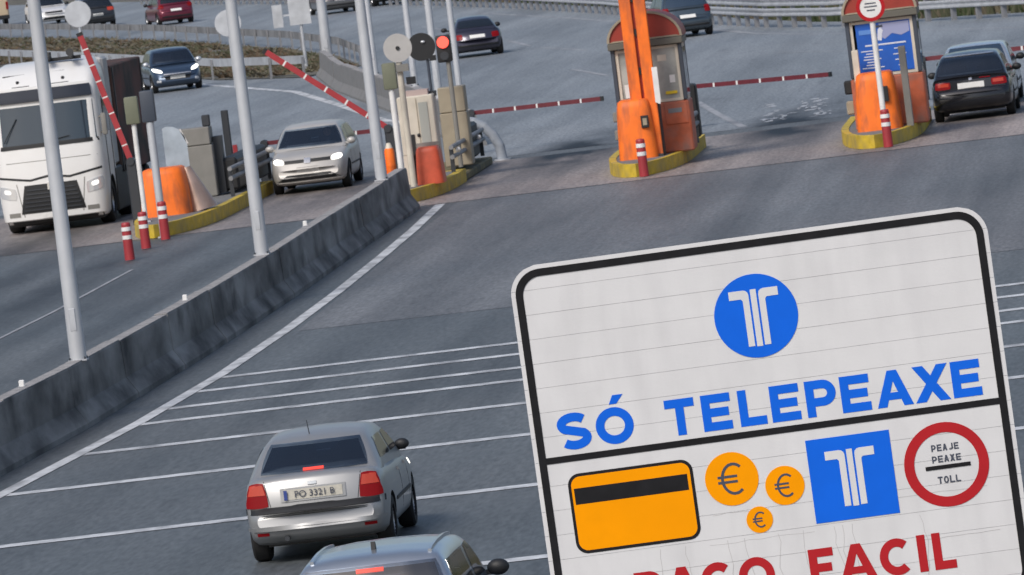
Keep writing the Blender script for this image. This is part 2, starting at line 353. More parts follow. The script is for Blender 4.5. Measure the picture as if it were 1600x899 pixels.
for x, y, l in ((-17.35, 126.6, 'small white reflector on the barrier left of the nearest lamp pole'), (-17.08, 145.4, 'small white reflector on the barrier between the first two lamp poles'),
                (-17.28, 167.8, 'small white reflector on the barrier between second and third lamp pole')):
    t = thing('reflector_post', l, 'reflector', (x, y, .912), group='reflectors on the barrier')
    MB().box((0, 0, .05), (.08, .05, .10), bev=.012).build('reflector_face', M_WHITE, t); MB().box((0, 0, .006), (.10, .08, .012)).build('foot', M_GALV, t)

# ------------------------------------------------------------------ guard rails
WPRO = [(0, 0), (.045, .03), (.045, .08), (0, .12), (0, .18), (.045, .22), (.045, .27), (0, .31), (-.012, .31), (-.012, 0)]
pm = MB().box((0, 0, .36), (.06, .12, .72)).mesh('post', M_GALV2, 0)
def guard_rail(path, label, beams, spacing, post_me=pm, side=1, m=M_GALV):
    root = thing('guard_rail', label, 'guard rail'); P = [Vector((*p, 0)) for p in path]
    for zb, hh in beams:
        MB().sweep(path, [(side * a + side * .08, zb + h * hh) for a, h in WPRO]).build('rail_beam', m, root, smooth=0)
    acc = 0
    for a, b in zip(P, P[1:]):
        L_ = (b - a).length
        while acc < L_:
            p = a.lerp(b, acc / L_); o = link('post', post_me, root, p); o.rotation_euler = (0, 0, -math.atan2(b.x - a.x, b.y - a.y)); acc += spacing
        acc -= L_
    return root
pm2 = MB().box((0, 0, .46), (.15, .14, .92)).mesh('post', M_GALV2, 0)
guard_rail(rail_r[1:13], 'long double guard rail curving along the right edge of the road beyond the toll', ((.38, .85), (.72, .9)), 2.0, pm2, -1)
guard_rail(near_rail, 'guard rail behind the oncoming dark blue car on the near side of the verge', ((.48, .9),), 4.0)
guard_rail(far_rail, 'guard rail on the far side of the brown verge below the distant cars', ((.42, .9),), 4.0, m=M_GALV2)

# ------------------------------------------------------------------ grass on verge and bank
def grass(name, label, pts, hmin, hmax, mats):
    mb = MB(); bm = mb.bm
    for x, y, z in pts:
        n = random.randint(5, 9); h = random.uniform(hmin, hmax); mi = random.randrange(len(mats))
        for k in range(n):
            a = random.random() * 6.28; r_ = random.uniform(.02, .28); wd = random.uniform(.03, .07); ln = h * random.uniform(.5, 1.1)
            bx_, by_ = x + r_ * math.cos(a), y + r_ * math.sin(a); t_ = random.uniform(-.25, .25)
            f = bm.faces.new((bm.verts.new((bx_ - wd, by_, z)), bm.verts.new((bx_ + wd, by_, z)), bm.verts.new((bx_ + wd * .5 + t_ * .6, by_ + t_ * .4, z + ln * .7)), bm.verts.new((bx_ + t_, by_ + t_ * .5, z + ln))))
            f.material_index = mi
    o = mb.build(name, mats, smooth=0); return tag(o, label, 'grass', kind='stuff')
G1 = mat('grass_a', (.075, .08, .045), .9); G2 = mat('grass_b', (.13, .112, .075), .9); G3 = mat('grass_c', (.045, .065, .025), .9); G4 = mat('grass_d', (.12, .085, .055), .9); G5 = mat('grass_e', (.13, .12, .09), .9)
def xl(P, y): return lerp([(b, a) for a, b in P], y)
pts = []
while len(pts) < 2600:
    y = random.uniform(308, 470); a, b = xl(near_rail, y), xl(far_rail, y)
    if b - a > .8: pts.append((random.uniform(a + .3, b - .3), y, .03))
grass('grass', 'dry brown and green grass in the verge between two guard rails', pts, .06, .2, [G1, G2, G5, G4])
pts = []
while len(pts) < 5200:
    y = random.uniform(262, 420); x = xl(rail_r, y) + 1.8 + random.random() ** 1.5 * 26
    pts.append((x, y, -.05))
grass('grass', 'green and brown grass bank behind the long curved guard rail', pts, .3, .9, [G1, G3, G3, G2])

# ------------------------------------------------------------------ cars
def bvh_of(me): return BVHTree.FromPolygons([v.co.copy() for v in me.vertices], [tuple(p.vertices) for p in me.polygons])
def decal(bvhs, side, quad, m, name, parent, off=.006, n=(8, 5), thick=.02, rnd=0.0):
    """a real piece laid on the bodywork: quad in (horizontal, z); side: 'f' front, 'b' back, 'l' left, 'r' right"""
    base = {'f': Vector((0, 1, 0)), 'b': Vector((0, -1, 0)), 'l': Vector((-1, 0, 0)), 'r': Vector((1, 0, 0))}[side]
    mb = MB(); g = []; a, b, c, d = quad      # bottom-left, bottom-right, top-right, top-left
    for j in range(n[1] + 1):
        row = []
        for i in range(n[0] + 1):
            u, v = i / n[0], j / n[1]
            if rnd:      # pull the corners in towards an ellipse
                uu, vv = 2 * u - 1, 2 * v - 1; u, v = .5 + .5 * uu * (1 - rnd + rnd * math.sqrt(1 - vv * vv / 2)), .5 + .5 * vv * (1 - rnd + rnd * math.sqrt(1 - uu * uu / 2))
            h = (a[0] * (1 - u) + b[0] * u) * (1 - v) + (d[0] * (1 - u) + c[0] * u) * v
            z = (a[1] * (1 - u) + b[1] * u) * (1 - v) + (d[1] * (1 - u) + c[1] * u) * v
            o = (Vector((h, 0, z)) if side in 'fb' else Vector((0, h, z))) + base * 9
            best = None
            for B in bvhs:
                hit = B.ray_cast(o, -base)
                if hit[0] is not None and (best is None or hit[3] < best[0]): best = (hit[3], hit[0], hit[1] if hit[1].dot(base) > 0 else -hit[1])
            row.append(None if best is None else (best[1], (best[2] + base * .25).normalized()))
        g.append(row)
    for row in g:       # beyond the silhouette: close on the nearest hit
        for i in range(len(row)):
            if row[i] is None:
                for k in sorted(range(len(row)), key=lambda q: abs(q - i)):
                    if row[k] is not None: row[i] = row[k]; break
    g = [r for r in g if r[0] is not None]
    if len(g) < 2: return None
    O = [[mb.bm.verts.new(p + nn * off) for p, nn in r] for r in g]; I = [[mb.bm.verts.new(p - nn * thick) for p, nn in r] for r in g]
    H_, W_ = len(g), len(g[0])
    for j in range(H_ - 1):
        for i in range(W_ - 1):
            mb.bm.faces.new((O[j][i], O[j][i + 1], O[j + 1][i + 1], O[j + 1][i]))
    for j in range(H_ - 1):
        for i in (0, W_ - 1): mb.bm.faces.new((O[j][i], O[j + 1][i], I[j + 1][i], I[j][i]))
    for i in range(W_ - 1):
        for j in (0, H_ - 1): mb.bm.faces.new((O[j][i], O[j][i + 1], I[j][i + 1], I[j][i]))
    bmesh.ops.remove_doubles(mb.bm, verts=mb.bm.verts[:], dist=1e-5)
    return mb.build(name, m, parent, smooth=40)
TS = [0, .004, .009, .015, .022, .03, .04, .055, .075, .1] + [.1 + .8 * i / 26 for i in range(1, 26)] + [.9, .925, .945, .96, .97, .978, .985, .991, .996, 1]
WHEELS = {}
def wheel_mesh(r, wd):
    k = (round(r, 3), round(wd, 3))
    if k not in WHEELS:
        h = wd / 2
        t = MB().lathe([(r * .62, -h), (r * .9, -h), (r * .985, -h * .75), (r, -h * .4), (r, h * .4), (r * .985, h * .75), (r * .9, h), (r * .62, h), (r * .62, -h)], 28, 'x').mesh('wheel', M_TYRE)
        rb = MB(); rb.lathe([(.001, h * .55), (r * .16, h * .6), (r * .18, h * .35), (r * .56, h * .2), (r * .63, h * .85), (r * .63, -h * .85), (.001, -h * .85)], 24, 'x')
        for i in range(5):
            a = i * 2 * math.pi / 5; q = Matrix.Rotation(a, 3, 'X'); rb.box(q @ Vector((h * .5, 0, r * .36)), (h * .22, r * .14, r * .44), q)
        WHEELS[k] = (t, rb.mesh('rim', M_RIM))
    return WHEELS[k]
def cut(me, cutter):
    o = bpy.data.objects.new('tmp', me); c = bpy.data.objects.new('tmpc', cutter); C.objects.link(o); C.objects.link(c)
    md = o.modifiers.new('b', 'BOOLEAN'); md.object = c; md.operation = 'DIFFERENCE'; md.solver = 'EXACT'; md.material_mode = 'TRANSFER'
    dg = bpy.context.evaluated_depsgraph_get(); out = bpy.data.meshes.new_from_object(o.evaluated_get(dg))
    bpy.data.objects.remove(o); bpy.data.objects.remove(c)
    if len(out.polygons) < 50: return me
    out.shade_smooth(); out.set_sharp_from_angle(angle=R(38)); return out
def text_mesh(txt, size, m, name='lettering', ext=.002, bold=.0):
    cu_ = bpy.data.curves.new('t', 'FONT'); cu_.body = txt; cu_.size = size; cu_.extrude = ext; cu_.offset = bold; cu_.align_x = 'CENTER'; cu_.align_y = 'CENTER'
    o = bpy.data.objects.new('t', cu_); C.objects.link(o); dg = bpy.context.evaluated_depsgraph_get()
    me = bpy.data.meshes.new_from_object(o.evaluated_get(dg)); bpy.data.objects.remove(o); me.name = name; me.materials.clear(); me.materials.append(m); return me

BASE = dict(L=4.3, W=1.75, H=1.46, wr=.31, wx=(.165, .805), zb=.22,
    top=[(0, .62), (.012, .70), (.024, .72), (.030, .9), (.05, .97), (.12, .97), (.3, .95), (.6, .93), (.74, .92), (.84, .86), (.93, .77), (.97, .70), (.988, .62), (1, .55)],
    bot=[(0, .42), (.012, .32), (.04, .25), (.1, .2), (.9, .2), (.96, .22), (.99, .30), (1, .38)],
    wid=[(0, .80), (.012, .88), (.03, .94), (.1, .985), (.25, 1), (.75, 1), (.88, .975), (.95, .92), (.985, .84), (1, .76)],
    roof=[(.03, .95), (.06, 1.10), (.115, 1.34), (.15, 1.41), (.25, 1.45), (.42, 1.46), (.55, 1.44), (.62, 1.39), (.70, 1.17), (.775, .93)],
    wb=.93, wt=.735, belt=.93, kf=.22, kr=.10, arch=1.12)
def car(name, label, cat, loc, head, P, pm_, tail=None, front=None, glass=M_GLASS, group=None, mirrors=True, mcol=M_BLACK, detail=True, clear=False, driver=False):
    p = dict(BASE); p.update(P); L_, W_, H_ = p['L'], p['W'], p['H']; hw0 = W_ / 2
    root = thing(name, label, cat, loc, head, group)
    # body loft
    mb = MB(); rows = []
    for t in TS:
        y = -L_ / 2 + t * L_; zt, zb, hw = lerp(p['top'], t), lerp(p['bot'], t), hw0 * lerp(p['wid'], t); h = zt - zb
        half = [(0, 0), (.72, 0), (.88, .02), (.955, .10), (.985, .24), (1, .45), (.995, .62), (.975, .80), (.94, .91), (.88, .965), (.78, .99), (.45, 1.012), (0, 1.02)]
        sec = [(a * hw, zb + b * h) for a, b in half] + [(-a * hw, zb + b * h) for a, b in half[-2:0:-1]]
        row = []
        for x, z in sec:
            q = (abs(x) / hw0) ** 2.6; yy = y
            if t < .2: yy += p['kr'] * q * (1 - t / .2)
            if t > .78: yy -= p['kf'] * q * ((t - .78) / .22)
            row.append(mb.bm.verts.new((x, yy, z)))
        rows.append(row)
    n = len(rows[0])
    for A, B in zip(rows, rows[1:]):
        for i in range(n): mb.bm.faces.new((A[i], A[(i + 1) % n], B[(i + 1) % n], B[i]))
    mb.bm.faces.new(rows[0]); mb.bm.faces.new(rows[-1][::-1])
    body = mb.mesh('body', [pm_, M_BLACK], 38)
    wr, ww = p['wr'], .2; ys = [-L_ / 2 + q * L_ for q in p['wx']]
    cb = MB()
    for y in ys:
        for s_ in (-1, 1): cb.tube((s_ * (hw0 + .2), y, wr), (s_ * (hw0 - .30), y, wr), wr * p['arch'], None, 28)
    body = cut(body, cb.mesh('c', M_BLACK, 0))
    link('body', body, root)
    # cabin loft
    mb = MB(); rows = []; rf = p['roof']; t0, t1 = rf[0][0], rf[-1][0]; NS = 36
    for k in range(NS + 1):
        t = t0 + (t1 - t0) * k / NS; z = lerp(rf, t); z = (lerp(rf, t - .012) + z * 2 + lerp(rf, t + .012)) / 4 if 0 < k < NS else z
        y = -L_ / 2 + t * L_; zb = p['belt'] - .14; z = max(z, zb + .1)
        def wz(q): return hw0 * (p['wb'] + (p['wt'] - p['wb']) * max(0, min(1, (q - p['belt']) / (H_ - p['belt']))))
        wtop = wz(z); rr = min(.10, (z - zb) * .4)
        half = [(wz(zb), zb), (wz(zb + (z - rr - zb) * .5), zb + (z - rr - zb) * .5), (wz(z - rr), z - rr), (wtop - rr * .12, z - rr * .45), (wtop - rr * .45, z - rr * .13), (wtop - rr * 1.1, z), (wtop * .5, z + .022), (0, z + .03)]
        sec = half + [(-a, b) for a, b in half[-2::-1]]; tt = (t - t0) / (t1 - t0)
        row = []
        for x, zz in sec:
            q = (abs(x) / hw0) ** 2; yy = y
            yy -= .22 * q * max(0, (tt - .5) / .5); yy += .12 * q * max(0, (.4 - tt) / .4)
            row.append(mb.bm.verts.new((x, yy, zz)))
        rows.append(row)
    n = len(rows[0])
    for A, B in zip(rows, rows[1:]):
        for i in range(n - 1): mb.bm.faces.new((A[i], A[i + 1], B[i + 1], B[i]))
    mb.bm.faces.new(rows[0]); mb.bm.faces.new(rows[-1][::-1])
    cabin = mb.mesh('cabin', [pm_, M_INT], 38)
    BB, BC = bvh_of(body), bvh_of(cabin)
    if clear: glass = M_CLEAR
    # glazing
    def xz(z, f): return hw0 * (p['wb'] + (p['wt'] - p['wb']) * (z - p['belt']) / (H_ - p['belt'])) * f
    zf = p.get('zf', (p['belt'] + .05, H_ - .085)); zr = p.get('zr', (p['belt'] + .10, H_ - .10)); fr_ = p.get('fr', (.90, .87)); ff = p.get('ff', (.93, .90))
    decal([BC], 'f', [(-xz(zf[0], ff[0]), zf[0]), (xz(zf[0], ff[0]), zf[0]), (xz(zf[1], ff[1]), zf[1]), (-xz(zf[1], ff[1]), zf[1])], glass, 'windshield', root, .009, (22, 14), .02, .12)
    decal([BC], 'b', [(-xz(zr[0], fr_[0]), zr[0]), (xz(zr[0], fr_[0]), zr[0]), (xz(zr[1], fr_[1]), zr[1]), (-xz(zr[1], fr_[1]), zr[1])], glass, 'rear_window', root, .009, (22, 14), .02, .12)
    sz = p.get('sz', (p['belt'] + .06, H_ - .115))
    def ty(t): return -L_ / 2 + t * L_
    def troof(z, front_):
        ts = [t0 + (t1 - t0) * k / 200 for k in range(201)]; ok = [t for t in ts if lerp(rf, t) >= z]
        return max(ok) if front_ else min(ok)
    tm = p.get('tb', .47); SIDE_Q = []
    for sd_ in 'lr':
        a0, a1 = ty(troof(sz[0] + .06, False)) + .25, ty(troof(sz[1] + .05, False)) + .14
        b0, b1 = ty(troof(sz[0] + .02, True)) - .26, ty(troof(sz[1] + .05, True)) - .12
        if sd_ == 'l': SIDE_Q = [[(ty(tm) + .04, sz[0]), (b0, sz[0]), (b1, sz[1]), (ty(tm) + .03, sz[1])], [(a0, sz[0] + .02), (ty(tm) - .04, sz[0]), (ty(tm) - .05, sz[1]), (a1, sz[1])]]
        decal([BC], sd_, [(ty(tm) + .04, sz[0]), (b0, sz[0]), (b1, sz[1]), (ty(tm) + .03, sz[1])], glass, 'side_window', root, .007, (10, 8), .02, .12)
        decal([BC], sd_, [(a0, sz[0] + .02), (ty(tm) - .04, sz[0]), (ty(tm) - .05, sz[1]), (a1, sz[1])], glass, 'side_window', root, .007, (10, 8), .02, .12)
    if clear:      # hollow the cabin behind the glazing, fit seats
        ct = MB()
        for quad, y0, y1 in (([(-xz(zf[0], ff[0]) + .03, zf[0] + .03), (xz(zf[0], ff[0]) - .03, zf[0] + .03), (xz(zf[1], ff[1]) - .03, zf[1] - .03), (-xz(zf[1], ff[1]) + .03, zf[1] - .03)], 0, 5),
                             ([(-xz(zr[0], fr_[0]) + .03, zr[0] + .03), (xz(zr[0], fr_[0]) - .03, zr[0] + .03), (xz(zr[1], fr_[1]) - .03, zr[1] - .03), (-xz(zr[1], fr_[1]) + .03, zr[1] - .03)], -5, .01)):
            c1 = MB(); c1.prism(quad, 'y', y0, y1); cabin = cut(cabin, c1.mesh('c', M_INT, 0))
        for q in SIDE_Q:
            cx_, cz_ = sum(k[0] for k in q) / 4, sum(k[1] for k in q) / 4; c1 = MB()
            c1.prism([(cx_ + (k[0] - cx_) * .90, cz_ + (k[1] - cz_) * .86) for k in q], 'x', -2, 2); cabin = cut(cabin, c1.mesh('c', M_INT, 0))
        zs = min(zf[0], zr[0]) - .05; yf_, yr_ = ty(tm) + .15, ty(tm) - .72
        for y in (yf_, yr_):
            for s_ in (-1, 1):
                st = MB().box((s_ * .36, y, zs + .08), (.46, .14, .34), bev=.05, seg=2).build('seat', M_SEAT, root)
                MB().box((s_ * .36, y - .03, min(zs + .33, zf[1] - .14)), (.25, .10, .17), bev=.04, seg=2).build('headrest', M_SEAT, st)
        MB().box((0, ty(tm) + .75, zs + .05), (1.2, .3, .12), bev=.04).build('dashboard', M_INT, root)
        MB().box((0, ty(troof(zf[1] - .02, True)) - .1, zf[1] - .06), (.22, .03, .07), bev=.01).build('interior_mirror', M_BLACK, root)
    link('cabin', cabin, root)
    if driver:
        hz = zf[1] - .26; d_ = thing('person', driver, 'person', (0, 0, 0)); d_.matrix_world = Matrix.Translation(loc) @ Matrix.Rotation(head, 4, 'Z')
        x_, y_ = -.36, ty(tm) + .30; mb = MB()
        mb.lathe([(.001, -.62), (.20, -.60), (.21, -.30), (.19, -.22), (.09, -.15), (.055, -.11), (.06, -.02), (.085, .05), (.088, .12), (.06, .18), (.001, .20)], 14, 'z', (x_, y_, hz + .02)); mb.build('body', M_COAT1, d_)
        MB().sphere((x_, y_ + .012, hz + .115), (.09, .105, .115), 14, 10).build('face', M_SKIN, d_); MB().sphere((x_, y_ - .015, hz + .155), (.097, .105, .10), 14, 10).build('hair', M_HAIR, d_)
    MB().box((0, 0, .25), (W_ * .74, L_ * .78, .14)).build('underbody_shade', M_BLACK, root)  # black box added to stop light leaking and deepen the shade beneath the car
    # wheels
    tme, rme = wheel_mesh(wr, ww)
    for y in ys:
        for s_ in (-1, 1):
            o = link('wheel', tme, root, (s_ * (hw0 - .115), y, wr)); o.rotation_euler = (0, 0, 0 if s_ > 0 else math.pi); link('rim', rme, o)
    if mirrors:
        my = ty(troof(p['belt'] + .05, True)) - .28
        for s_ in (-1, 1):
            mo = p.get('mir', (.04, .11, .075, .08)); mb = MB(); mb.sphere((s_ * (hw0 + mo[0]), my, p['belt'] + .07), mo[1:], 14, 10); mb.box((s_ * (hw0 - .07), my + .01, p['belt'] + .03), (.16, .05, .05))
            mb.build('wing_mirror', mcol, root)
    if detail:
        for sd_ in 'lr':
            for ta in (tm, tm + .2, ):
                decal([BB], sd_, [(ty(ta) - .006, .36), (ty(ta) + .006, .36), (ty(ta) + .006, p['belt'] - .06), (ty(ta) - .006, p['belt'] - .06)], M_BLACK, 'door_seam', root, .0025, (1, 5), .004)
            decal([BB], sd_, [(ty(p['wx'][0]) + .45, .50), (ty(p['wx'][1]) - .45, .50), (ty(p['wx'][1]) - .45, .54), (ty(p['wx'][0]) + .45, .54)], M_BLACK, 'rub_strip', root, .012, (8, 1), .01)
            for ta in (tm - .03, tm + .17):
                decal([BB], sd_, [(ty(ta) - .09, .80), (ty(ta) + .06, .80), (ty(ta) + .06, .835), (ty(ta) - .09, .835)], pm_, 'door_handle', root, .025, (2, 1), .01)
    def dec(side, quad, m, nm, off=.008, n=(16, 6), thick=.02, rnd=0.0): return decal([BB, BC], side, quad, m, nm, root, off, n, thick, rnd)
    if tail: tail(dec, hw0, p, root)
    if front: front(dec, hw0, p, root)
    return root
def mirror(q): return [(-q[1][0], q[1][1]), (-q[0][0], q[0][1]), (-q[3][0], q[3][1]), (-q[2][0], q[2][1])]
def lamps(dec, side, quad, m, nm, off=.012):
    n = (10, 8); r_ = .75 if nm == 'headlight' else .3
    return [dec(side, quad, m, nm, off, n, .02, r_), dec(side, mirror(quad), m, nm, off, n, .02, r_)]
def plate(dec, side, z, root, p, m=M_PLATE, wd=.26, h=.055):
    return dec(side, [(-wd, z - h), (wd, z - h), (wd, z + h), (-wd, z + h)], m, 'licence_plate', .016, (2, 2))
def std_tail(lz=(.72, .9), lx=(.55, .83), pz=.8, lm=M_TAIL, bump=True, brake=False):
    def f(dec, hw, p, root):
        lamps(dec, 'b', [(lx[0], lz[0]), (lx[1], lz[0]), (lx[1] - .02, lz[1]), (lx[0], lz[1])], lm, 'tail_light')
        plate(dec, 'b', pz, root, p)
        if bump: dec('b', [(-hw * .8, .36), (hw * .8, .36), (hw * .8, .44), (-hw * .8, .44)], M_BLACK, 'lower_bumper', .004)
    return f
def std_front(lz=(.66, .80), lx=(.50, .80), on=True, gz=(.58, .68), pz=.46):
    def f(dec, hw, p, root):
        lamps(dec, 'f', [(lx[0], lz[0]), (lx[1], lz[0] + .03), (lx[1], lz[1]), (lx[0] + .03, lz[1] - .03)], M_HEADON if on else M_HEAD, 'headlight')
        dec('f', [(-.46, gz[0]), (.46, gz[0]), (.46, gz[1]), (-.46, gz[1])], M_BLACK, 'grille', .006)
        dec('f', [(-.62, .27), (.62, .27), (.5, .40), (-.5, .40)], M_BLACK, 'air_intake', .006)
        plate(dec, 'f', pz, root, p)
    return f

# --- silver saloon in front (rear view)
def vectra_tail(dec, hw, p, root):
    q = [(.515, .655), (.80, .655), (.735, .93), (.56, .94)]
    tl = lamps(dec, 'b', q, M_TAIL, 'tail_light', .012)
    up = [(.55, .80), (.755, .80), (.72, .91), (.575, .915)]
    for o, qq in zip(tl, (up, mirror(up))):
        d = dec('b', qq, M_TAILON, 'lamp_lens', .017); d.parent = o
    dec('b', [(-.80, .585), (.80, .585), (.80, .655), (-.80, .655)], M_BLACK, 'bumper_black_strip', .012, (24, 6))  # black strip across the bumper, just below the lamps
    dec('b', [(-.79, .40), (.79, .40), (.79, .44), (-.79, .44)], p['pm'], 'bumper_edge', .022, (20, 1))
    pf = dec('b', [(-.375, .70), (.375, .70), (.375, .855), (-.375, .855)], p['pm'], 'plate_surround', .014)
    pl = dec('b', [(-.34, .72), (.34, .72), (.34, .835), (-.34, .835)], M_PLATEG, 'licence_plate', .02, (2, 2)); pl.parent = root
    yb = min(v.co.y for v in pl.data.vertices)
    eu = MB().box((-.315, yb - .003, .778), (.04, .004, .11)).build('country_band', M_PBLUE, pl)
    tm_ = text_mesh('PO 3321 B', .105, M_INK); o = link('plate_lettering', tm_, pl, (.02, yb - .004, .778)); o.rotation_euler = (R(90), 0, 0)
    dec('b', [(-.05, .875), (.05, .875), (.05, .91), (-.05, .91)], M_CHROME, 'boot_badge', .012, (2, 2))
    for s_ in (-1, 1):
        dec('b', [(s_ * .505 - .004, .66), (s_ * .505 + .004, .66), (s_ * .56 + .004, .955), (s_ * .56 - .004, .955)], M_BLACK, 'panel_gap', .002, (1, 8), .004)
        dec('b', [(s_ * .62 - .07, .34), (s_ * .62 + .07, .34), (s_ * .62 + .07, .375), (s_ * .62 - .07, .375)], M_TAIL, 'reflector', .006, (3, 1), .006)
    dec('b', [(-.6, .545), (.6, .545), (.6, .552), (-.6, .552)], M_BLACK, 'panel_gap', .002, (20, 1), .004)
VEC = dict(L=4.48, W=1.68, H=1.375, mir=(-.03, .09, .06, .065), wr=.305, wx=(.19, .778), pm=None,
    top=[(0, .58), (.010, .62), (.020, .645), (.026, .66), (.029, .92), (.036, .965), (.055, .99), (.12, .99), (.3, .965), (.6, .93), (.72, .91), (.82, .86), (.92, .77), (.97, .69), (.988, .6), (1, .52)],
    roof=[(.085, .95), (.115, 1.0), (.165, 1.14), (.225, 1.28), (.26, 1.33), (.33, 1.37), (.43, 1.385), (.53, 1.368), (.59, 1.33), (.66, 1.17), (.745, .93)],
    wb=.92, wt=.70, belt=.95, zr=(.995, 1.305), fr=(.85, .86), kr=.16)
psilver = paint('silver', (.32, .325, .33), .45, .42, .3); VEC['pm'] = psilver
v = car('silver_car', 'silver saloon seen from behind on the road left of the big sign', 'car', (-10.75, 103.7, 0), R(0), VEC, psilver, vectra_tail, std_front(), M_GLASSB, clear=True, driver='person in dark clothes driving the silver saloon')
vb = [o for o in v.children if o.name.startswith('rear_window')][0]; vg = bvh_of(vb.data)
decal([vg], 'b', [(-.12, 1.015), (.12, 1.015), (.12, 1.04), (-.12, 1.04)], M_BRAKE, 'high_brake_light', v, .005, (3, 1), .008)
MB().tube((-.08, -.95, 1.36), (-.08, -1.10, 1.54), .006, .004, 6).build('antenna', M_BLACK, v)
MB().tube((-.35, -2.18, .29), (-.35, -1.9, .29), .03, None, 10).build('exhaust', M_DARK, v)

# --- light blue silver hatchback cut by the lower frame edge
HAT = dict(L=4.3, W=1.78, H=1.47, wr=.315,
    roof=[(.025, .95), (.05, 1.16), (.075, 1.32), (.085, 1.42), (.14, 1.455), (.25, 1.475), (.42, 1.47), (.55, 1.44), (.62, 1.39), (.70, 1.17), (.775, .93)],
    wb=.93, wt=.74, belt=.95, zr=(1.06, 1.385), fr=(.91, .93))
pblue = paint('ice_blue', (.40, .44, .50), .7, .28)
def hat_tail(dec, hw, p, root):
    std_tail((.78, 1.0), (.56, .84), .62)(dec, hw, p, root)
    dec('b', [(-.13, 1.325), (.13, 1.325), (.13, 1.36), (-.13, 1.36)], M_BRAKE, 'high_brake_light', .012, (3, 1), .01)
h = car('hatchback', 'pale blue hatchback roof at the lower edge behind the silver saloon', 'car', (-8.33, 85.0, 0), R(-1), HAT, pblue, hat_tail, std_front(), clear=True)
MB().prism([(-1.35, 1.47), (-1.22, 1.47), (-1.28, 1.56), (-1.33, 1.57)], 'x', -.02, .02).build('antenna_fin', M_BLACK, h)
hb_ = bvh_of([o for o in h.children if o.name.startswith('cabin')][0].data)
for s_ in (-1, 1):
    pth = []
    for k in range(12):
        y = -1.62 + k * .16; x = s_ * .56; q = hb_.ray_cast(Vector((x, y, 3)), Vector((0, 0, -1))); pth.append((x, y, q[0].z if q[0] else 1.4))
    MB().sweep(pth, [(-.02, -.01), (-.015, .028), (.015, .028), (.02, -.01)]).build('roof_rail', pblue, h)

# --- beige compact van coming towards us
GOLF = dict(L=4.34, W=1.83, H=1.52, wr=.32,
    top=[(0, .62), (.012, .72), (.03, 1.0), (.1, 1.02), (.3, 1.0), (.6, .99), (.74, .98), (.84, .93), (.93, .86), (.965, .78), (.985, .66), (1, .56)],
    roof=[(.025, .98), (.06, 1.26), (.1, 1.44), (.2, 1.50), (.4, 1.52), (.53, 1.505), (.60, 1.45), (.69, 1.2), (.78, .96)], belt=.98, wb=.93, wt=.70, zf=(1.02, 1.435), zr=(1.08, 1.40), ff=(.93, .92))
pbeige = paint('beige', (.47, .455, .435), .2, .45, .3)
def golf_front(dec, hw, p, root):
    lamps(dec, 'f', [(.54, .69), (.80, .71), (.79, .83), (.57, .80)], M_HEADON, 'headlight', .014)
    dec('f', [(-.54, .70), (.54, .70), (.54, .775), (-.54, .775)], M_BLACK, 'grille', .006)
    dec('f', [(-.075, .68), (.075, .68), (.075, .80), (-.075, .80)], M_CHROME, 'badge', .018, (2, 2))
    dec('f', [(-.74, .30), (.74, .30), (.50, .44), (-.50, .44)], M_BLACK, 'air_intake', .006)
    dec('f', [(-.78, .25), (.78, .25), (.78, .285), (-.78, .285)], pbeige, 'bumper_trim', .022, (20, 1))
    plate(dec, 'f', .545, root, p, M_PLATE)
car('compact_van', 'beige compact car with lit headlights driving towards us beside the dark barrier', 'car', (-20.98, 208.0, 0), R(180), GOLF, pbeige, std_tail(), golf_front, mcol=pbeige, clear=True, driver='person in dark clothes behind the wheel of the oncoming beige car')

# --- dark blue small car coming round the bend
PEU = dict(L=4.0, W=1.75, H=1.46, belt=.93)
pnavy = paint('navy', (.05, .08, .13), .6, .3)
def peu_front(dec, hw, p, root):
    lamps(dec, 'f', [(.48, .66), (.80, .74), (.80, .86), (.52, .76)], M_HEADON, 'headlight', .014)
    dec('f', [(-.42, .42), (.42, .42), (.48, .60), (-.48, .60)], M_BLACK, 'grille', .006)
    dec('f', [(-.47, .60), (.47, .60), (.47, .63), (-.47, .63)], M_CHROME, 'grille_trim', .012, (8, 1))
    plate(dec, 'f', .50, root, p)
    lamps(dec, 'f', [(.58, .36), (.72, .36), (.72, .44), (.58, .44)], M_HEAD, 'fog_light')
car('small_car', 'dark blue small car with lit headlights coming round the bend near the verge', 'car', (-35.6, 307.2, 0), R(180 + 13), PEU, pnavy, std_tail(), peu_front, M_GLASSB, clear=True, mcol=paint('pale', (.55, .58, .62)))

# --- dark coupe driving off
TT = dict(L=4.04, W=1.76, H=1.345, wr=.32, belt=.90,
    top=[(0, .60), (.02, .74), (.05, .88), (.1, .93), (.2, .94), (.6, .90), (.74, .87), (.85, .82), (.94, .74), (.98, .64), (1, .55)],
    roof=[(.07, .90), (.14, 1.08), (.22, 1.24), (.30, 1.32), (.42, 1.345), (.52, 1.32), (.58, 1.27), (.66, 1.08), (.73, .88)], wb=.86, wt=.62, zr=(1.0, 1.24), kr=.3, arch=1.15)
pdark = paint('dark_violet', (.045, .045, .07), .5, .28)
car('coupe', 'dark rounded sports coupe driving away behind the red traffic light', 'car', (-24.9, 305.0, 0), R(9), TT, pdark, std_tail((.62, .80), (.50, .76), .70), std_front(), M_GLASS)

# --- dark hatchback by the right guard rail, half behind the booth roof
MEG = dict(L=4.2, W=1.74, H=1.45)
pmeg = paint('dark_teal', (.075, .10, .125), .6, .25)
car('dark_hatchback', 'dark grey hatchback by the curved guard rail, half hidden by the middle booth roof', 'car', (-17.45, 297.8, 0), R(13), MEG, pmeg, std_tail((.80, 1.02), (.60, .84), .70), std_front(), M_GLASSB)

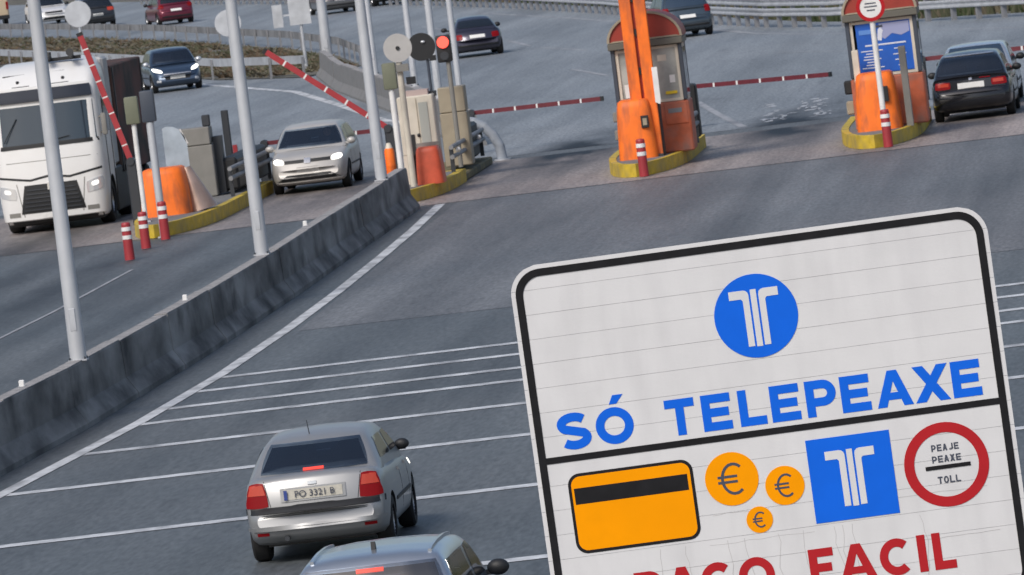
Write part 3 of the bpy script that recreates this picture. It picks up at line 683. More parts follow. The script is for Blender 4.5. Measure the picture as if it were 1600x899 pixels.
# --- black compact in the right toll lane and a pale car ahead of it
BMW = dict(L=4.3, W=1.86, H=1.50, wr=.325, wx=(.19, .82), belt=.93,
    roof=[(.035, .98), (.07, 1.10), (.13, 1.33), (.19, 1.44), (.27, 1.485), (.42, 1.50), (.53, 1.475), (.585, 1.41), (.66, 1.18), (.72, .95)], wb=.92, wt=.70, zr=(1.03, 1.42), fr=(.93, .9))
pblack = paint('black', (.012, .013, .018), .2, .25)
def bmw_tail(dec, hw, p, root):
    tl = lamps(dec, 'b', [(.46, .74), (.82, .74), (.80, .90), (.46, .90)], M_TAIL, 'tail_light')
    up = [(.50, .80), (.74, .80), (.74, .875), (.50, .875)]
    for o, qq in zip(tl, (up, mirror(up))): d = dec('b', qq, M_TAILON, 'lamp_lens', .017); d.parent = o
    plate(dec, 'b', .79, root, p, M_PLATE, .30, .065)
    dec('b', [(-.035, .905), (.035, .905), (.035, .95), (-.035, .95)], M_CHROME, 'boot_badge', .016, (2, 2))
    dec('b', [(.2, .925), (.45, .925), (.45, .94), (.2, .94)], M_TAIL, 'badge_strip', .012, (2, 1))
bm_ = car('black_car', 'black hatchback with white plate entering the right toll lane beside the booth', 'car', (-5.42, 204.2, 0), R(-1), BMW, pblack, bmw_tail, std_front(), mcol=M_BLACK, clear=True)
vb = [o for o in bm_.children if o.name.startswith('cabin')][0]
decal([bvh_of(vb.data)], 'b', [(-.56, 1.44), (.56, 1.44), (.54, 1.462), (-.54, 1.462)], M_CHROME, 'roof_edge', bm_, .012, (10, 1))
ppale = paint('pale_silver', (.52, .56, .62), .6, .25)
car('pale_car', 'pale silver car waiting ahead of the black hatchback at the right toll lane', 'car', (-5.42, 210.6, 0), R(-1), dict(L=4.2, W=1.80, H=1.52), ppale, std_tail(), std_front(), M_GLASSB, mcol=M_BLACK)

# --- distant traffic on the exit carriageway
FARG = 'distant cars beyond the verge'
def far_car(name, label, loc, head, P, pm_, tail, front=None): return car(name, label, 'car', loc, head, P, pm_, tail, front, detail=False, group=FARG)
far_car('red_hatchback', 'dark red hatchback far away beyond the verge, above the dark blue car', (-48.9, 424, 0), R(17), dict(H=1.5), paint('wine', (.15, .015, .035), .4), std_tail((.8, .98), (.58, .84), .70))
far_car('white_car', 'white hatchback far away at the upper left beside the first lamp pole', (-59.7, 463, 0), R(180 + 17), dict(H=1.5, W=1.8), paint('white', (.72, .72, .72), .1), std_tail(), std_front(on=False))
far_car('dark_car', 'dark car with red tail lights far away between white and red hatchbacks', (-54.6, 440, 0), R(17), dict(H=1.5, W=1.85), paint('graphite', (.035, .038, .045), .4), std_tail((.78, .95), (.5, .85), .62, M_TAILON))
far_car('silver_orange_lamp_car', 'distant grey car with glowing orange tail light at the top edge', (-39.1, 404, 0), R(15), dict(H=1.5), paint('grey', (.16, .16, .165), .5), std_tail((.7, .92), (.5, .84), .62, mat('amber_lamp', (.7, .2, .05), .2, emit=(1, .3, .08), estr=.6)))
far_car('black_car', 'distant black car at the top edge right of the third lamp pole', (-37.2, 409, 0), R(15), dict(H=1.5), paint('jet', (.012, .014, .013), .2), std_tail())
# beige delivery van far left
t = thing('delivery_van', 'beige delivery van far away at the upper left corner', 'van', (-64.5, 474, 0), R(17), FARG)
MB().box((0, 0, 1.35), (1.95, 5.0, 1.9), bev=.18, seg=3).build('body', mat('van_beige', (.55, .44, .30), .5), t)
MB().box((.45, -2.51, 1.85), (.75, .03, .6), bev=.01).build('rear_window', M_GLASS, t); MB().box((-.45, -2.51, 1.85), (.75, .03, .6), bev=.01).build('rear_window', M_GLASS, t)
for s_ in (-1, 1):
    MB().box((s_ * .88, -2.51, 1.1), (.12, .05, .4)).build('tail_light', M_TAIL, t)
    for y in (-1.5, 1.6):
        o = link('wheel', wheel_mesh(.34, .22)[0], t, (s_ * .87, y, .34)); o.rotation_euler = (0, 0, 0 if s_ > 0 else math.pi); link('rim', wheel_mesh(.34, .22)[1], o)
MB().box((0, -2.52, .5), (1.9, .12, .22), bev=.03).build('bumper', M_BLACK, t)

# ------------------------------------------------------------------ white lorry (faces -Y)
MW = mat('truck_white', (.74, .74, .73), .35, coat=.4, var=.03, scale=2, dirt=(.55, .53, .5), dirt_amt=.25)
t = thing('white_truck', 'white articulated lorry coming through the left toll lane', 'truck', (-26.35, 201.3, 0))
mb = MB(); rows = []
# cab: loft of plan outlines upward; front plane y (negative is towards us)
def cab_outline(hw, yf, yb, r=.28):
    P = [(hw, yb), (hw, yf + r)]
    for k in range(1, 6): a = R(90 * k / 6); P.append((hw - r + r * math.cos(a), yf + r - r * math.sin(a)))
    P += [(hw - r, yf), (hw * .5, yf - .06), (0, yf - .085)]
    return P + [(-x, y) for x, y in P[-2::-1]]
for z, hw, yf, r in ((.24, 1.14, .10, .30), (.32, 1.2, 0, .34), (.75, 1.235, -.04, .38), (1.25, 1.245, -.02, .36), (1.6, 1.245, .02, .32), (2.0, 1.24, .06, .28), (2.9, 1.23, .2, .24), (3.0, 1.23, .2, .24), (3.3, 1.22, .24, .24), (3.55, 1.18, .5, .26), (3.75, 1.08, .95, .3), (3.83, .95, 1.4, .3)):
    rows.append([mb.bm.verts.new((x, y, z)) for x, y in cab_outline(hw, yf, 2.2, r)])
n = len(rows[0])
for A, B in zip(rows, rows[1:]):
    for i in range(n): mb.bm.faces.new((A[i], A[(i + 1) % n], B[(i + 1) % n], B[i]))
mb.bm.faces.new(rows[0]); mb.bm.faces.new(rows[-1][::-1])
cabm = mb.mesh('cab', [MW, M_BLACK], 30)
cb = MB()
for s_ in (-1, 1): cb.tube((s_ * 1.5, 1.32, .5), (s_ * .8, 1.32, .5), .60, None, 28)
cabm = cut(cabm, cb.mesh('c', M_BLACK, 0)); link('cab', cabm, t); TB = bvh_of(cabm)
def td(quad, m, nm, off=.012, n=(14, 5), par=None, rnd=0.0): 
    # front view mirrored: the lorry faces the camera, use back casting along -y
    return decal([TB], 'b', quad, m, nm, par or t, off, n, .02, .7 if nm == 'lamp_lens' else .3 if nm == 'headlight' else rnd)
td([(-1.15, 2.02), (1.15, 2.02), (1.13, 2.88), (-1.13, 2.88)], mat('truck_glass', (.025, .04, .055), .05, spec=.8), 'windshield', .006)
td([(-1.19, 1.93), (1.19, 1.93), (1.17, 2.02), (-1.17, 2.02)], M_BLACK, 'wiper_panel', .014)
td([(-1.12, 2.97), (1.12, 2.97), (1.10, 3.24), (-1.10, 3.24)], mat('visor', (.02, .025, .04), .25), 'sun_visor', .05)
for s_ in (-1, 1):
    q = [(.45, 1.18), (1.18, 1.30), (1.18, 1.35), (.45, 1.23)]; td(q if s_ > 0 else mirror(q), M_BLACK, 'trim_line', .006)
    q = [(0, 1.25), (.45, 1.18), (.45, 1.23), (0, 1.30)]; td(q if s_ > 0 else mirror(q), M_BLACK, 'trim_line', .006)
    q = [(.80, .78), (1.19, .86), (1.19, 1.14), (.80, 1.04)]; hl = td(q if s_ > 0 else mirror(q), M_HEAD, 'headlight', .012)
    q = [(.92, .92), (1.08, .95), (1.08, 1.06), (.92, 1.02)]; td(q if s_ > 0 else mirror(q), mat('truck_lamp_b', (.9, .9, .9), .2, emit=(1, .98, .9), estr=.6) if s_ > 0 else mat('truck_lamp', (.9, .9, .9), .2, emit=(1, .98, .9), estr=.15), 'lamp_lens', .018, (8, 6), hl)
    td([(s_ * .9 - .13, .40), (s_ * .9 + .13, .40), (s_ * .9 + .13, .5), (s_ * .9 - .13, .5)], M_GREYBOX, 'fog_light', .006, (3, 2))
gr = td([(-.74, .46), (.74, .46), (.60, 1.10), (-.60, 1.10)], M_BLACK, 'grille', .010)
for k in range(6): td([(-.66 + k * .02, .52 + k * .09), (.66 - k * .02, .52 + k * .09), (.66 - k * .02, .545 + k * .09), (-.66 + k * .02, .545 + k * .09)], M_DARK, 'grille_bar', .03, (8, 1), gr)
td([(-.07, .96), (.07, .96), (.07, 1.12), (-.07, 1.12)], M_CHROME, 'badge', .04, (2, 2))
td([(-.26, .33), (.26, .33), (.26, .43), (-.26, .43)], M_PLATE, 'licence_plate', .012, (2, 2))
td([(-1.1, .24), (1.1, .24), (1.1, .30), (-1.1, .30)], M_BLACK, 'bumper_lip', .006)
for s_ in (-1, 1):
    mb = MB(); mb.box((s_ * 1.33, .30, 2.28), (.12, .12, .5), bev=.04, seg=2); mb.tube((s_ * 1.18, .34, 2.45), (s_ * 1.33, .32, 2.45), .025); mb.tube((s_ * 1.18, .34, 2.1), (s_ * 1.33, .32, 2.1), .025); mb.build('wing_mirror', M_GREYBOX, t)
    MB().box((s_ * .52, .30, 3.42), (.07, .05, .09), bev=.015).build('marker_lamp', M_BLACK, t)
    MB().tube((s_ * .25 + .45, 1.0, 3.86), (s_ * .28 + .45, .45, 3.98), .05, .09, 10).tube((s_ * .25 + .45, 1.0, 3.80), (s_ * .25 + .45, 1.0, 4.02), .035).build('air_horn', M_BLACK, t)
    for y in (1.32,):
        o = link('wheel', wheel_mesh(.5, .32)[0], t, (s_ * 1.05, y, .5)); o.rotation_euler = (0, 0, 0 if s_ > 0 else math.pi); link('rim', wheel_mesh(.5, .32)[1], o)
MB().tube((-.95, -.0, 2.1), (-.62, .06, 2.62), .012, None, 6).tube((.1, -.06, 2.05), (.55, -.03, 2.12), .012, None, 6).build('wiper', M_BLACK, t)
MB().box((.45, 1.0, 3.84), (.9, .12, .08)).build('horn_bracket', M_BLACK, t)
MB().box((-.62, .55, 3.57), (.5, .05, .05)).box((.35, .55, 3.57), (.4, .05, .05)).build('roof_lip', M_BLACK, t)
MB().box((0, 2.75, 2.5), (2.44, .9, 2.5), bev=.06).build('side_fairing', mat('fairing', (.42, .42, .42), .5), t)
MB().box((0, 3.4, .75), (1.0, 5.0, .5)).build('chassis', M_DARK, t)
MB().box((0, 1.2, .28), (2.2, 2.0, .22), bev=.04).build('cab_dark_fill', M_BLACK, t)  # plain black box added to fill the dark space beneath the cab
for s_ in (-1, 1):
    MB().box((s_ * 1.19, 4.3, .72), (.12, 4.8, 1.0), bev=.04).build('side_skirt', M_BLACK, t)
    MB().box((s_ * 1.252, .95, 1.75), (.012, .02, 2.3)).box((s_ * 1.252, 1.95, 1.75), (.012, .02, 2.3)).build('door_seam', M_BLACK, t, smooth=0)
    MB().box((s_ * 1.243, 1.4, 2.45), (.012, .8, .75), bev=.004).build('side_window', M_GLASS, t)
    td([(s_ * .66 - .01, .30), (s_ * .66 + .01, .30), (s_ * .78 + .01, 1.15), (s_ * .78 - .01, 1.15)], M_GREYBOX, 'panel_gap', .003, (1, 8))
    td([(s_ * .45 - .2, 3.32), (s_ * .45 + .2, 3.32), (s_ * .45 + .2, 3.335), (s_ * .45 - .2, 3.335)], M_BLACK, 'panel_gap', .004, (4, 1))
td([(-1.12, 1.62), (1.12, 1.62), (1.12, 1.635), (-1.12, 1.635)], M_GREYBOX, 'panel_gap', .003, (14, 1))
mtr = mat('trailer_curtain', (.05, .03, .022), .8, var=.7, scale=1.6, dirt=(.17, .045, .03), dirt_amt=.9, dirt_scale=1.1, dirt_stretch=(1, .5, 1))
tr = MB().box((0, 6.3, 2.25), (2.5, 6.0, 2.5), bev=.03).build('trailer', mtr, t)
for k in range(2): MB().box((1.26, 3.55 + k * 5.5, 2.25), (.03, .09, 2.4)).build('curtain_strap', M_DARK, tr)
for s_ in (-1, 1):
    for y in (4.6, 7.4, 8.6):
        o = link('wheel', wheel_mesh(.5, .32)[0], t, (s_ * 1.05, y, .5)); o.rotation_euler = (0, 0, 0 if s_ > 0 else math.pi); link('rim', wheel_mesh(.5, .32)[1], o)

# ------------------------------------------------------------------ toll islands
def island(cx, y0, y1, hw, label):
    t = thing('toll_island', label, 'toll island', (cx, y0, 0)); ln = y1 - y0
    def outline(ins):
        P = []; h_ = hw - ins; nl = 6.5
        for k in range(13): a = R(180 - 180 * k / 12); P.append((h_ * math.cos(a), nl - (nl - ins) * math.sin(a)))
        return P + [(h_, ln - ins), (-h_, ln - ins)]
    MB().ring(outline(0), outline(.17), 'z', 0.012, .30).build('kerb', M_YEL, t, smooth=30)
    MB().prism(outline(.175), 'z', .012, .285).build('paving', M_BARR2, t, smooth=0)
    return t
island(-22.95, 191.2, 208, .90, 'toll island with yellow kerb beside the white lorry')
mi = island(-17.88, 193.0, 201.5, .90, 'middle toll island with yellow kerb at the end of the dark barrier')
island(-12.6, 193.0, 204.8, .90, 'yellow kerbed island carrying the booth with two orange beams')
island(-7.42, 193.2, 204.8, .92, 'yellow kerbed island carrying the booth with the blue poster')

MB().box((0, 12.6, .10), (1.74, 8.1, .18), bev=.03).build('worn_kerb', mat('worn_kerb', (.17, .145, .07), .8, var=.4, scale=2, dirt=(.05, .05, .05), dirt_amt=.9, dirt_scale=1.5), mi)
bol = thing('bollard', '', 'bollard'); 
MB().tube((0, 0, 0.01), (0, 0, .78), .105, .095, 16).build('post', M_RED, bol)
for z in (.46, .64): MB().tube((0, 0, z), (0, 0, z + .085), .104, .102, 16).build('white_band', M_WHITE, bol)
MB().lathe([(.098, .78), (.08, .82), (.001, .83)], 16).build('cap', M_RED, bol)
BG = 'red and white bollards before the islands'
for i, (x, y, sc, l) in enumerate(((-22.43, 182.2, .95, 'red white banded bollard nearest us, left of the pair before the lorry island'), (-22.6, 186.6, .95, 'middle red white banded bollard in front of the lorry island'),
        (-22.55, 189.8, 1.0, 'red white banded bollard closest to the lorry island kerb'), (-12.42, 192.75, 1.0, 'red white bollard at the island nose under the two orange beams'), (-7.12, 192.9, 1.0, 'red white bollard at the island nose below the round sign'))):
    b = bol if i == 0 else copy_tree(bol)
    b.location = (x, y, .008); b.scale = (1, 1, sc); tag(b, l, 'bollard', BG)

# barrier arms
def arm(p0, p1, label, n, box_at=None, m=M_RED, wd=.12, body=None):
    p0, p1 = Vector(p0), Vector(p1); t = thing('barrier_arm', label, 'barrier arm', (p0.x, p0.y, 0)); d = (p1 - p0); o = Vector((p0.x, p0.y, 0))
    for k in range(n):
        a, b = p0 + d * ((k + .05) / n), p0 + d * ((k + .97) / n)
        MB().bar(a - o, b - o, .05, wd).build('red_section', m, t, smooth=0)
    for k in range(1, n):
        a, b = p0 + d * ((k - .03) / n), p0 + d * ((k + .05) / n)
        MB().bar(a - o, b - o, .046, wd * .96).build('white_section', M_WHITE, t, smooth=0)
    MB().bar(p1 - d.normalized() * .06 - o, p1 + d.normalized() * .02 - o, .055, wd * 1.1).build('end_cap', M_BLACK, t, smooth=0)
    mb = MB(); mb.box((-d.normalized().x * .05, 0, p0.z * .5), (.24, .30, p0.z), bev=.03); mb.tube((0, -.18, p0.z), (0, .18, p0.z), .09); mb.build('motor_housing', body or M_DARK, t)
    return t
arm((-18.0, 217.2, 1.0), (-14.72, 216.4, 1.0), 'closed red barrier arm across the lane left of the middle booth', 6, m=M_MAROON, wd=.105)
arm((-12.6, 217.2, 1.0), (-9.05, 213.6, 1.02), 'closed red barrier arm across the lane between the two booths', 6, m=M_MAROON, wd=.105)
arm((-6.95, 217.0, 1.0), (-3.3, 216.2, 1.0), 'closed red barrier arm across the right lane beyond the black car', 6, m=M_MAROON, wd=.105)
arm((-18.75, 203, 1.36), (-21.35, 203, 3.45), 'raised red barrier arm above the oncoming beige car', 6, wd=.13)
arm((-24.2, 199, 1.45), (-25.0, 199, 4.42), 'steeply raised red barrier arm beside the white lorry', 8, wd=.13)

# ------------------------------------------------------------------ booths
def booth(cx, y, label, poster, front):
    t = thing('toll_booth', label, 'toll booth', (cx, y, .285)); hw, dp = .78, 1.3; zb, zt = 1.12, 2.38
    # walls below the windows
    MB().box((0, dp / 2, zb / 2), (hw * 2 + .05, dp + .1, zb), bev=.03).build('lower_wall', M_BRED, t)
    for s_ in (-1, 1):
        for yy in (0, dp): MB().box((s_ * (hw - .035), yy, (zb + zt) / 2 + .02), (.09, .13, zt - zb), bev=.012).build('corner_post', M_NAVY, t)
    # windows: frame ring plus pane
    f0 = rrect(-hw + .085, zb + .01, hw - .085, zt - .01, .01, 1); f1 = rrect(-hw + .15, zb + .07, hw - .15, zt - .07, .01, 1)
    w_ = MB().ring(f0, f1, 'y', -.03, .05).build('front_window_frame', M_CREAM, t, smooth=0)
    if not poster: MB().box((0, .012, (zb + zt) / 2), (2 * (hw - .15), .012, zt - zb - .14)).build('window_pane', M_BGLASS, w_, smooth=0)
    MB().box((0, .04, (zb + zt) / 2), (.05, .05, zt - zb - .1)).build('window_mullion', M_CREAM, w_, smooth=0) if not poster else None
    for s_ in (-1, 1):
        fr = MB().box((s_ * (hw - .03), dp / 2, (zb + zt) / 2), (.05, dp - .14, zt - zb)).build('side_window_frame', M_CREAM, t, smooth=0)
        for k in range(2): MB().box((s_ * (hw - .002), .38 + k * .54, (zb + zt) / 2), (.012, .46, zt - zb - .2)).build('window_pane', M_GLASS, fr, smooth=0)
    MB().box((0, dp, (zb + zt) / 2), (2 * hw - .2, .05, zt - zb)).build('back_wall', M_GREYBOX, t, smooth=0)
    MB().box((0, dp / 2 - .02, zt + .08), (2 * hw + .10, dp + .3, .15), bev=.015).build('roof_beam', mat('roof_beam', (.12, .115, .095), .5), t)
    # barrel roof with red gable
    hr, rh = hw + .03, .60; arcp = [(hr * math.cos(R(a)), zt + .165 + rh * math.sin(R(a))) for a in range(0, 181, 10)]
    MB().prism(arcp, 'y', -.08, dp + .05).build('gable', M_DRED, t, smooth=0)
    o_ = [(1.035 * x, zt + .165 + (z - zt - .165) * 1.05) for x, z in arcp] + [(-.9 * hr, zt + .168), (.9 * hr, zt + .168)]
    i_ = [(.965 * x, zt + .175 + (z - zt - .165) * .95) for x, z in arcp] + [(-.86 * hr, zt + .2), (.86 * hr, zt + .2)]
    MB().ring(o_, i_, 'y', -.13, -.08).build('gable_trim', M_BEIGE, t, smooth=0)
    MB().ring([(1.035 * x, zt + .165 + (z - zt - .165) * 1.05) for x, z in arcp], [(1.003 * x, zt + .166 + (z - zt - .165) * 1.005) for x, z in arcp], 'y', -.079, dp + .12).build('roof_shell', M_DRED, t)
    front(t); return t
def cushion(t, cx, y, hw0_, hw1_, z1, m=M_ORANGE, name='impact_cushion', side_m=None):
    """rounded orange nose, tapering upward"""
    mb = MB(); rows = []
    for z, k in ((0, 1), (z1 * .5, .93), (z1 * .86, .85), (z1 * .97, .78), (z1, .66)):
        h_ = hw0_ * k; P = [(h_ * math.copysign(abs(math.cos(R(a))) ** .5, math.cos(R(a))), -h_ * .9 * abs(math.sin(R(a))) ** .6) for a in range(0, 181, 12)] + [(-h_, .55), (h_, .55)]
        rows.append([mb.bm.verts.new((cx + x, y + yy, z)) for x, yy in P])
    n = len(rows[0])
    for A, B in zip(rows, rows[1:]):
        for i in range(n): mb.bm.faces.new((A[i], A[(i + 1) % n], B[(i + 1) % n], B[i]))
    mb.bm.faces.new(rows[0]); mb.bm.faces.new(rows[-1][::-1]); return mb.build(name, m, t, smooth=50)
def guard_bumper(t, x, y0, y1, z):
    for zz in (z, z + .22): MB().tube((x, y0, zz), (x, y1, zz), .055, None, 8).build('guard_tube', M_GALV2, t)
    for yy in (y0 + .3, (y0 + y1) / 2, y1 - .3): MB().box((x - .03, yy, z / 2 + .1), (.09, .09, z + .25)).build('guard_leg', M_DARK, t)
def front_left(t):
    cu_ = cushion(t, -.36, -1.0, .44, 0, 1.30)
    h_ = MB().box((-.13, -1.385, .80), (.17, .06, .27), bev=.01).build('dark_opening', M_BLACK, cu_)
    MB().box((-.13, -1.412, .80), (.09, .02, .15)).build('opening_insert', M_BEIGE, h_)
    MB().box((.14, -.72, .68), (.12, .5, 1.36), bev=.02).build('dark_pillar', M_DARK, t)
    guard_bumper(t, .66, 1.4, 4.6, .42)
    MB().box((.55, 5.2, .68), (.30, .6, 1.2), bev=.04).build('payment_cabinet', M_BLACK, t)
    for z in (.5, .9): MB().box((-.86, .6, z), (.16, .3, .22), bev=.02).build('side_box', M_GREYBOX, t)
    d = MB().box((.45, -.036, 1.32), (.26, .02, .07), bev=.01).build('yellow_sticker', mat('sticker', (.7, .5, .02), .5), t)
    MB().box((.5, -.05, .86), (.50, .06, .48), bev=.01).build('notice_panel', M_BRED, t)
    for x, z, a_, b_ in ((-.5, 1.45, .14, .3), (.32, 2.1, .2, .14), (.5, 1.62, .12, .17)): MB().box((x, .0, z), (a_, .006, b_)).build('paper_notice', M_WHITE if a_ < .2 else M_CREAM, t, smooth=0)
    MB().box((.48, -.088, .92), (.3, .01, .1)).build('metal_plate', M_GALV2, t, smooth=0)
booth(-12.32, 197.0, 'red domed toll booth behind the two tall orange beams', False, front_left)
# tall orange twin beams standing before the booth
t = thing('orange_gantry_post', 'pair of tall orange beams rising in front of the middle toll booth', 'gantry post', (-12.44, 196.0, .285))
for s_ in (-1, 1):
    MB().box((s_ * .16, 0, 3.4), (.255, .22, 6.8), bev=.012).build('beam', M_ORANGE, t)
MB().box((0, .03, 3.4), (.06, .10, 6.6)).build('dark_channel', M_DRED, t, smooth=0)
for z in (1.9, 2.75, 3.5, 4.4): MB().box((0, -.02, z), (.05, .1, .16)).build('bracket', M_BLACK, t, smooth=0)
MB().box((0, 0, .03), (.6, .4, .05)).build('base_plate', M_DARK, t)
MB().box((0, -1.2, 6.9), (.5, 3.2, .2)).build('head_beam', M_ORANGE, t)
t = thing('white_marker', 'thin white panel fixed beside the tall orange beams', 'panel', (-12.12, 195.85, 1.42))
MB().prism([(-.06, .05), (.04, 0), (.06, .08), (.06, .82), (-.06, .82)], 'y', -.02, .02).build('panel_board', M_WHITE, t, smooth=0); MB().box((0, .05, .5), (.05, .08, .1)).build('clamp', M_DARK, t)

def front_right(t):
    bp_ = MB().box((.03, -.01, 1.755), (1.20, .03, 1.10)).build('poster', mat('poster_blue', (.012, .10, .46), .4, var=.15, scale=2), t, smooth=0)
    pl_ = mat('poster_lilac', (.30, .33, .52), .5); pw = mat('poster_white', (.62, .66, .74), .5)
    MB().prism([(-.05, 2.28), (.61, 2.28), (.61, 2.05), (.42, 1.98), (.22, 2.04), (.05, 1.93), (-.05, 2.0)], 'y', -.03, -.027).build('poster_sky', pl_, bp_, smooth=0)
    MB().prism([(-.11, 1.92), (-.02, 1.90), (0, 2.05), (.03, 2.12), (-.02, 2.2), (-.08, 2.16), (-.10, 2.05)], 'y', -.034, -.031).build('poster_figure', pw, bp_, smooth=0)
    MB().box((-.05, -.033, 2.22), (.16, .004, .05)).build('poster_figure_hair', M_INK, bp_, smooth=0)
    MB().box((.05, -.03, 1.82), (.9, .004, .035)).build('poster_line', pw, bp_, smooth=0)
    for k in range(7):
        ln = random.uniform(.25, .5); MB().box((-.28 + random.uniform(-.03, .03), -.03, 1.70 - k * .062), (ln, .004, .022)).build('poster_line', pw, bp_, smooth=0)
        if k % 2 == 0: MB().box((.34, -.03, 1.70 - k * .062), (random.uniform(.1, .3), .004, .022)).build('poster_line', pw, bp_, smooth=0)
    MB().box((-.33, -.03, 2.12), (.35, .004, .1)).build('poster_line', mat('poster_mid', (.10, .25, .62), .5), bp_, smooth=0)
    cu_ = cushion(t, -.25, -.95, .50, 0, 1.26)
    MB().box((-.06, -1.40, .78), (.19, .08, .34), bev=.01).build('dark_opening', M_BLACK, cu_)
    MB().box((.42, -.95, .88), (.15, .3, 1.76), bev=.01).build('grey_column', M_GREYBOX, t)
    MB().box((-.62, -.55, 1.15), (.14, .3, 1.25), bev=.01).build('cream_column', M_CREAM, t)
    for z in (.5, .95): MB().box((-.88, .3, z), (.18, .35, .3), bev=.03).build('side_box', M_BEIGE if z < .6 else M_BLACK, t)
    guard_bumper(t, .64, 2.0, 5.2, .40)
booth(-7.12, 197.0, 'toll booth with the blue poster and the round sign in front', True, front_right)
t = thing('round_sign', 'round red rimmed white sign on a white pole before the right booth', 'sign', (-7.22, 194.9, .285))
MB().tube((0, 0, .1), (0, 0, 2.75), .062, .062, 12).build('pole', M_WHITE, t)
fc = MB().prism(circ(0, 2.72, .30), 'y', -.085, -.065).build('sign_face', M_WHITE, t, smooth=0)
MB().ring(circ(0, 2.72, .315), circ(0, 2.72, .235), 'y', -.092, -.06).build('red_rim', M_SRED, fc, smooth=0)
for z, wd in ((2.80, .24), (2.73, .28), (2.65, .18)): MB().box((0, -.088, z), (wd, .004, .028)).build('sign_text_line', M_INK, fc, smooth=0)

# ------------------------------------------------------------------ middle island equipment
Z0 = .285
def signal_post(loc, h, hb, m_post, m_box, label, r=.055, lit=False):
    t = thing('signal_post', label, 'signal post', loc)
    MB().tube((0, 0, 0), (0, 0, h), r, r, 12).build('post', m_post, t); MB().box((0, 0, h + hb / 2), (.30, .22, hb), bev=.04, seg=2).build('signal_housing', m_box, t)
    MB().box((0, 0, .015), (.24, .24, .03)).build('base_plate', M_GALV, t)
    for k in range(2): MB().tube((0, .10, h + hb * (.3 + .4 * k)), (0, .16, h + hb * (.3 + .4 * k)), .075, None, 14).build('signal_hood', M_BLACK, t)
    return t
signal_post((-17.78, 194.4, Z0), 2.2, .58, M_WHITE, M_OLIVE, 'white post with olive green signal housing on the middle island', .065)
signal_post((-23.36, 193.4, Z0), 2.15, .60, M_WHITE, M_OLIVE, 'slim white post with olive signal housing beside the lorry')
signal_post((-22.72, 191.0, .01), 2.5, .68, M_POLE, M_NAVY, 'thicker white post with dark blue signal housing before the lorry island', .085)
# round disc sign seen from behind, and black disc
t = thing('disc_sign', 'pale grey round disc on a cream post, back of a sign', 'sign', (-17.62, 195.2, Z0))
MB().tube((0, 0, 0), (0, 0, 3.0), .07, .07, 12).build('post', M_CREAM, t)
d = MB().prism(circ(.02, 3.06, .315), 'y', -.10, -.075).build('disc', mat('disc_grey', (.42, .41, .40), .6, var=.06), t, smooth=0)
MB().tube((.02, -.13, 3.06), (.02, -.098, 3.06), .045, None, 12).build('hub', M_BLACK, d)
MB().box((.06, -.09, 2.62), (.30, .12, .16)).build('clamp_box', M_GREYBOX, t); MB().box((.22, 0, 2.32), (.2, .12, .16)).build('camera_box', M_BLACK, t)
t = thing('black_disc', 'black round signal disc on a thin dark post next to the grey disc', 'signal', (-17.16, 197.2, Z0))
MB().tube((0, 0, 1.9), (0, 0, 2.75), .032, None, 8).build('post', M_NAVY, t); d = MB().prism(circ(-.10, 2.97, .31), 'y', -.06, .02).build('disc', M_BLACK, t)
MB().sphere((-.05, -.08, 3.08), (.05, .03, .03)).build('lens', M_HEAD, d); MB().box((.12, -.02, 2.70), (.14, .14, .12)).build('foot_box', M_BLACK, d)
MB().box((0, 0, 1.92), (.2, .2, .12)).build('base', M_DARK, t)
t = thing('traffic_light', 'small traffic light showing red on the middle island', 'traffic light', (-17.2, 203, Z0))
MB().tube((0, 0, 0), (0, 0, 2.5), .055, None, 10).build('post', M_GREYBOX, t)
b = MB().box((-.06, 0, 2.72), (.34, .22, .62), bev=.05, seg=2).build('housing', M_BLACK, t)
MB().tube((-.06, -.10, 2.87), (-.06, -.155, 2.87), .135, None, 20).build('red_lens', mat('red_light', (.9, .1, .07), .3, emit=(1, .075, .05), estr=1.1), b)
MB().tube((-.06, -.10, 2.56), (-.06, -.13, 2.56), .10, None, 20).build('dark_lens', M_DARK, b)
# cream cabinet
t = thing('payment_machine', 'cream payment machine cabinet on the middle island', 'cabinet', (-17.5, 196.6, Z0))
MB().box((0, .4, 1.28), (.80, .8, 1.30), bev=.025).build('upper_cabinet', M_CREAM, t)
MB().box((-.34, .4, .32), (.13, .8, .64)).build('leg', M_CREAM, t); MB().box((.345, .55, .32), (.11, .5, .64)).build('leg', M_CREAM, t)
MB().box((.16, -.012, 1.25), (.20, .02, 1.05)).build('grey_panel', mat('panel_grey', (.36, .37, .34), .5), t, smooth=0)
for x in (-.2, .02): MB().box((x, -.008, 1.3), (.012, .02, 1.15)).build('panel_seam', M_BEIGE, t, smooth=0)
MB().box((-.15, -.012, .86), (.11, .02, .46)).build('slot', M_BLACK, t, smooth=0); MB().sphere((0, -.02, 1.06), (.04, .03, .04)).build('button', M_BLACK, t)
MB().box((0, .5, .33), (.6, .3, .6)).build('back_panel', M_DARK, t)
MB().box((.04, .35, 1.99), (.5, .4, .12)).build('top_unit', mat('pinkish', (.42, .33, .31), .6), t)
t = thing('impact_cushion', 'red orange rounded cushion under the cream machine on the middle island', 'impact cushion', (-17.28, 195.75, Z0))
cushion(t, 0, 0, .30, 0, .82, mat('red_orange', (.62, .10, .045), .45, var=.15), 'cushion_body'); MB().box((0, .3, .45), (.5, .1, .9)).build('back_plate', M_GREYBOX, t)
t = thing('beige_cabinet', 'beige two part cabinet behind the cream machine on the middle island', 'cabinet', (-17.28, 203.6, Z0))
MB().box((0, .3, .62), (.62, .7, 1.22), bev=.02).build('lower_box', M_BEIGE, t); MB().box((0, .3, 1.53), (.60, .7, .58), bev=.02).build('upper_box', M_BEIGE, t)
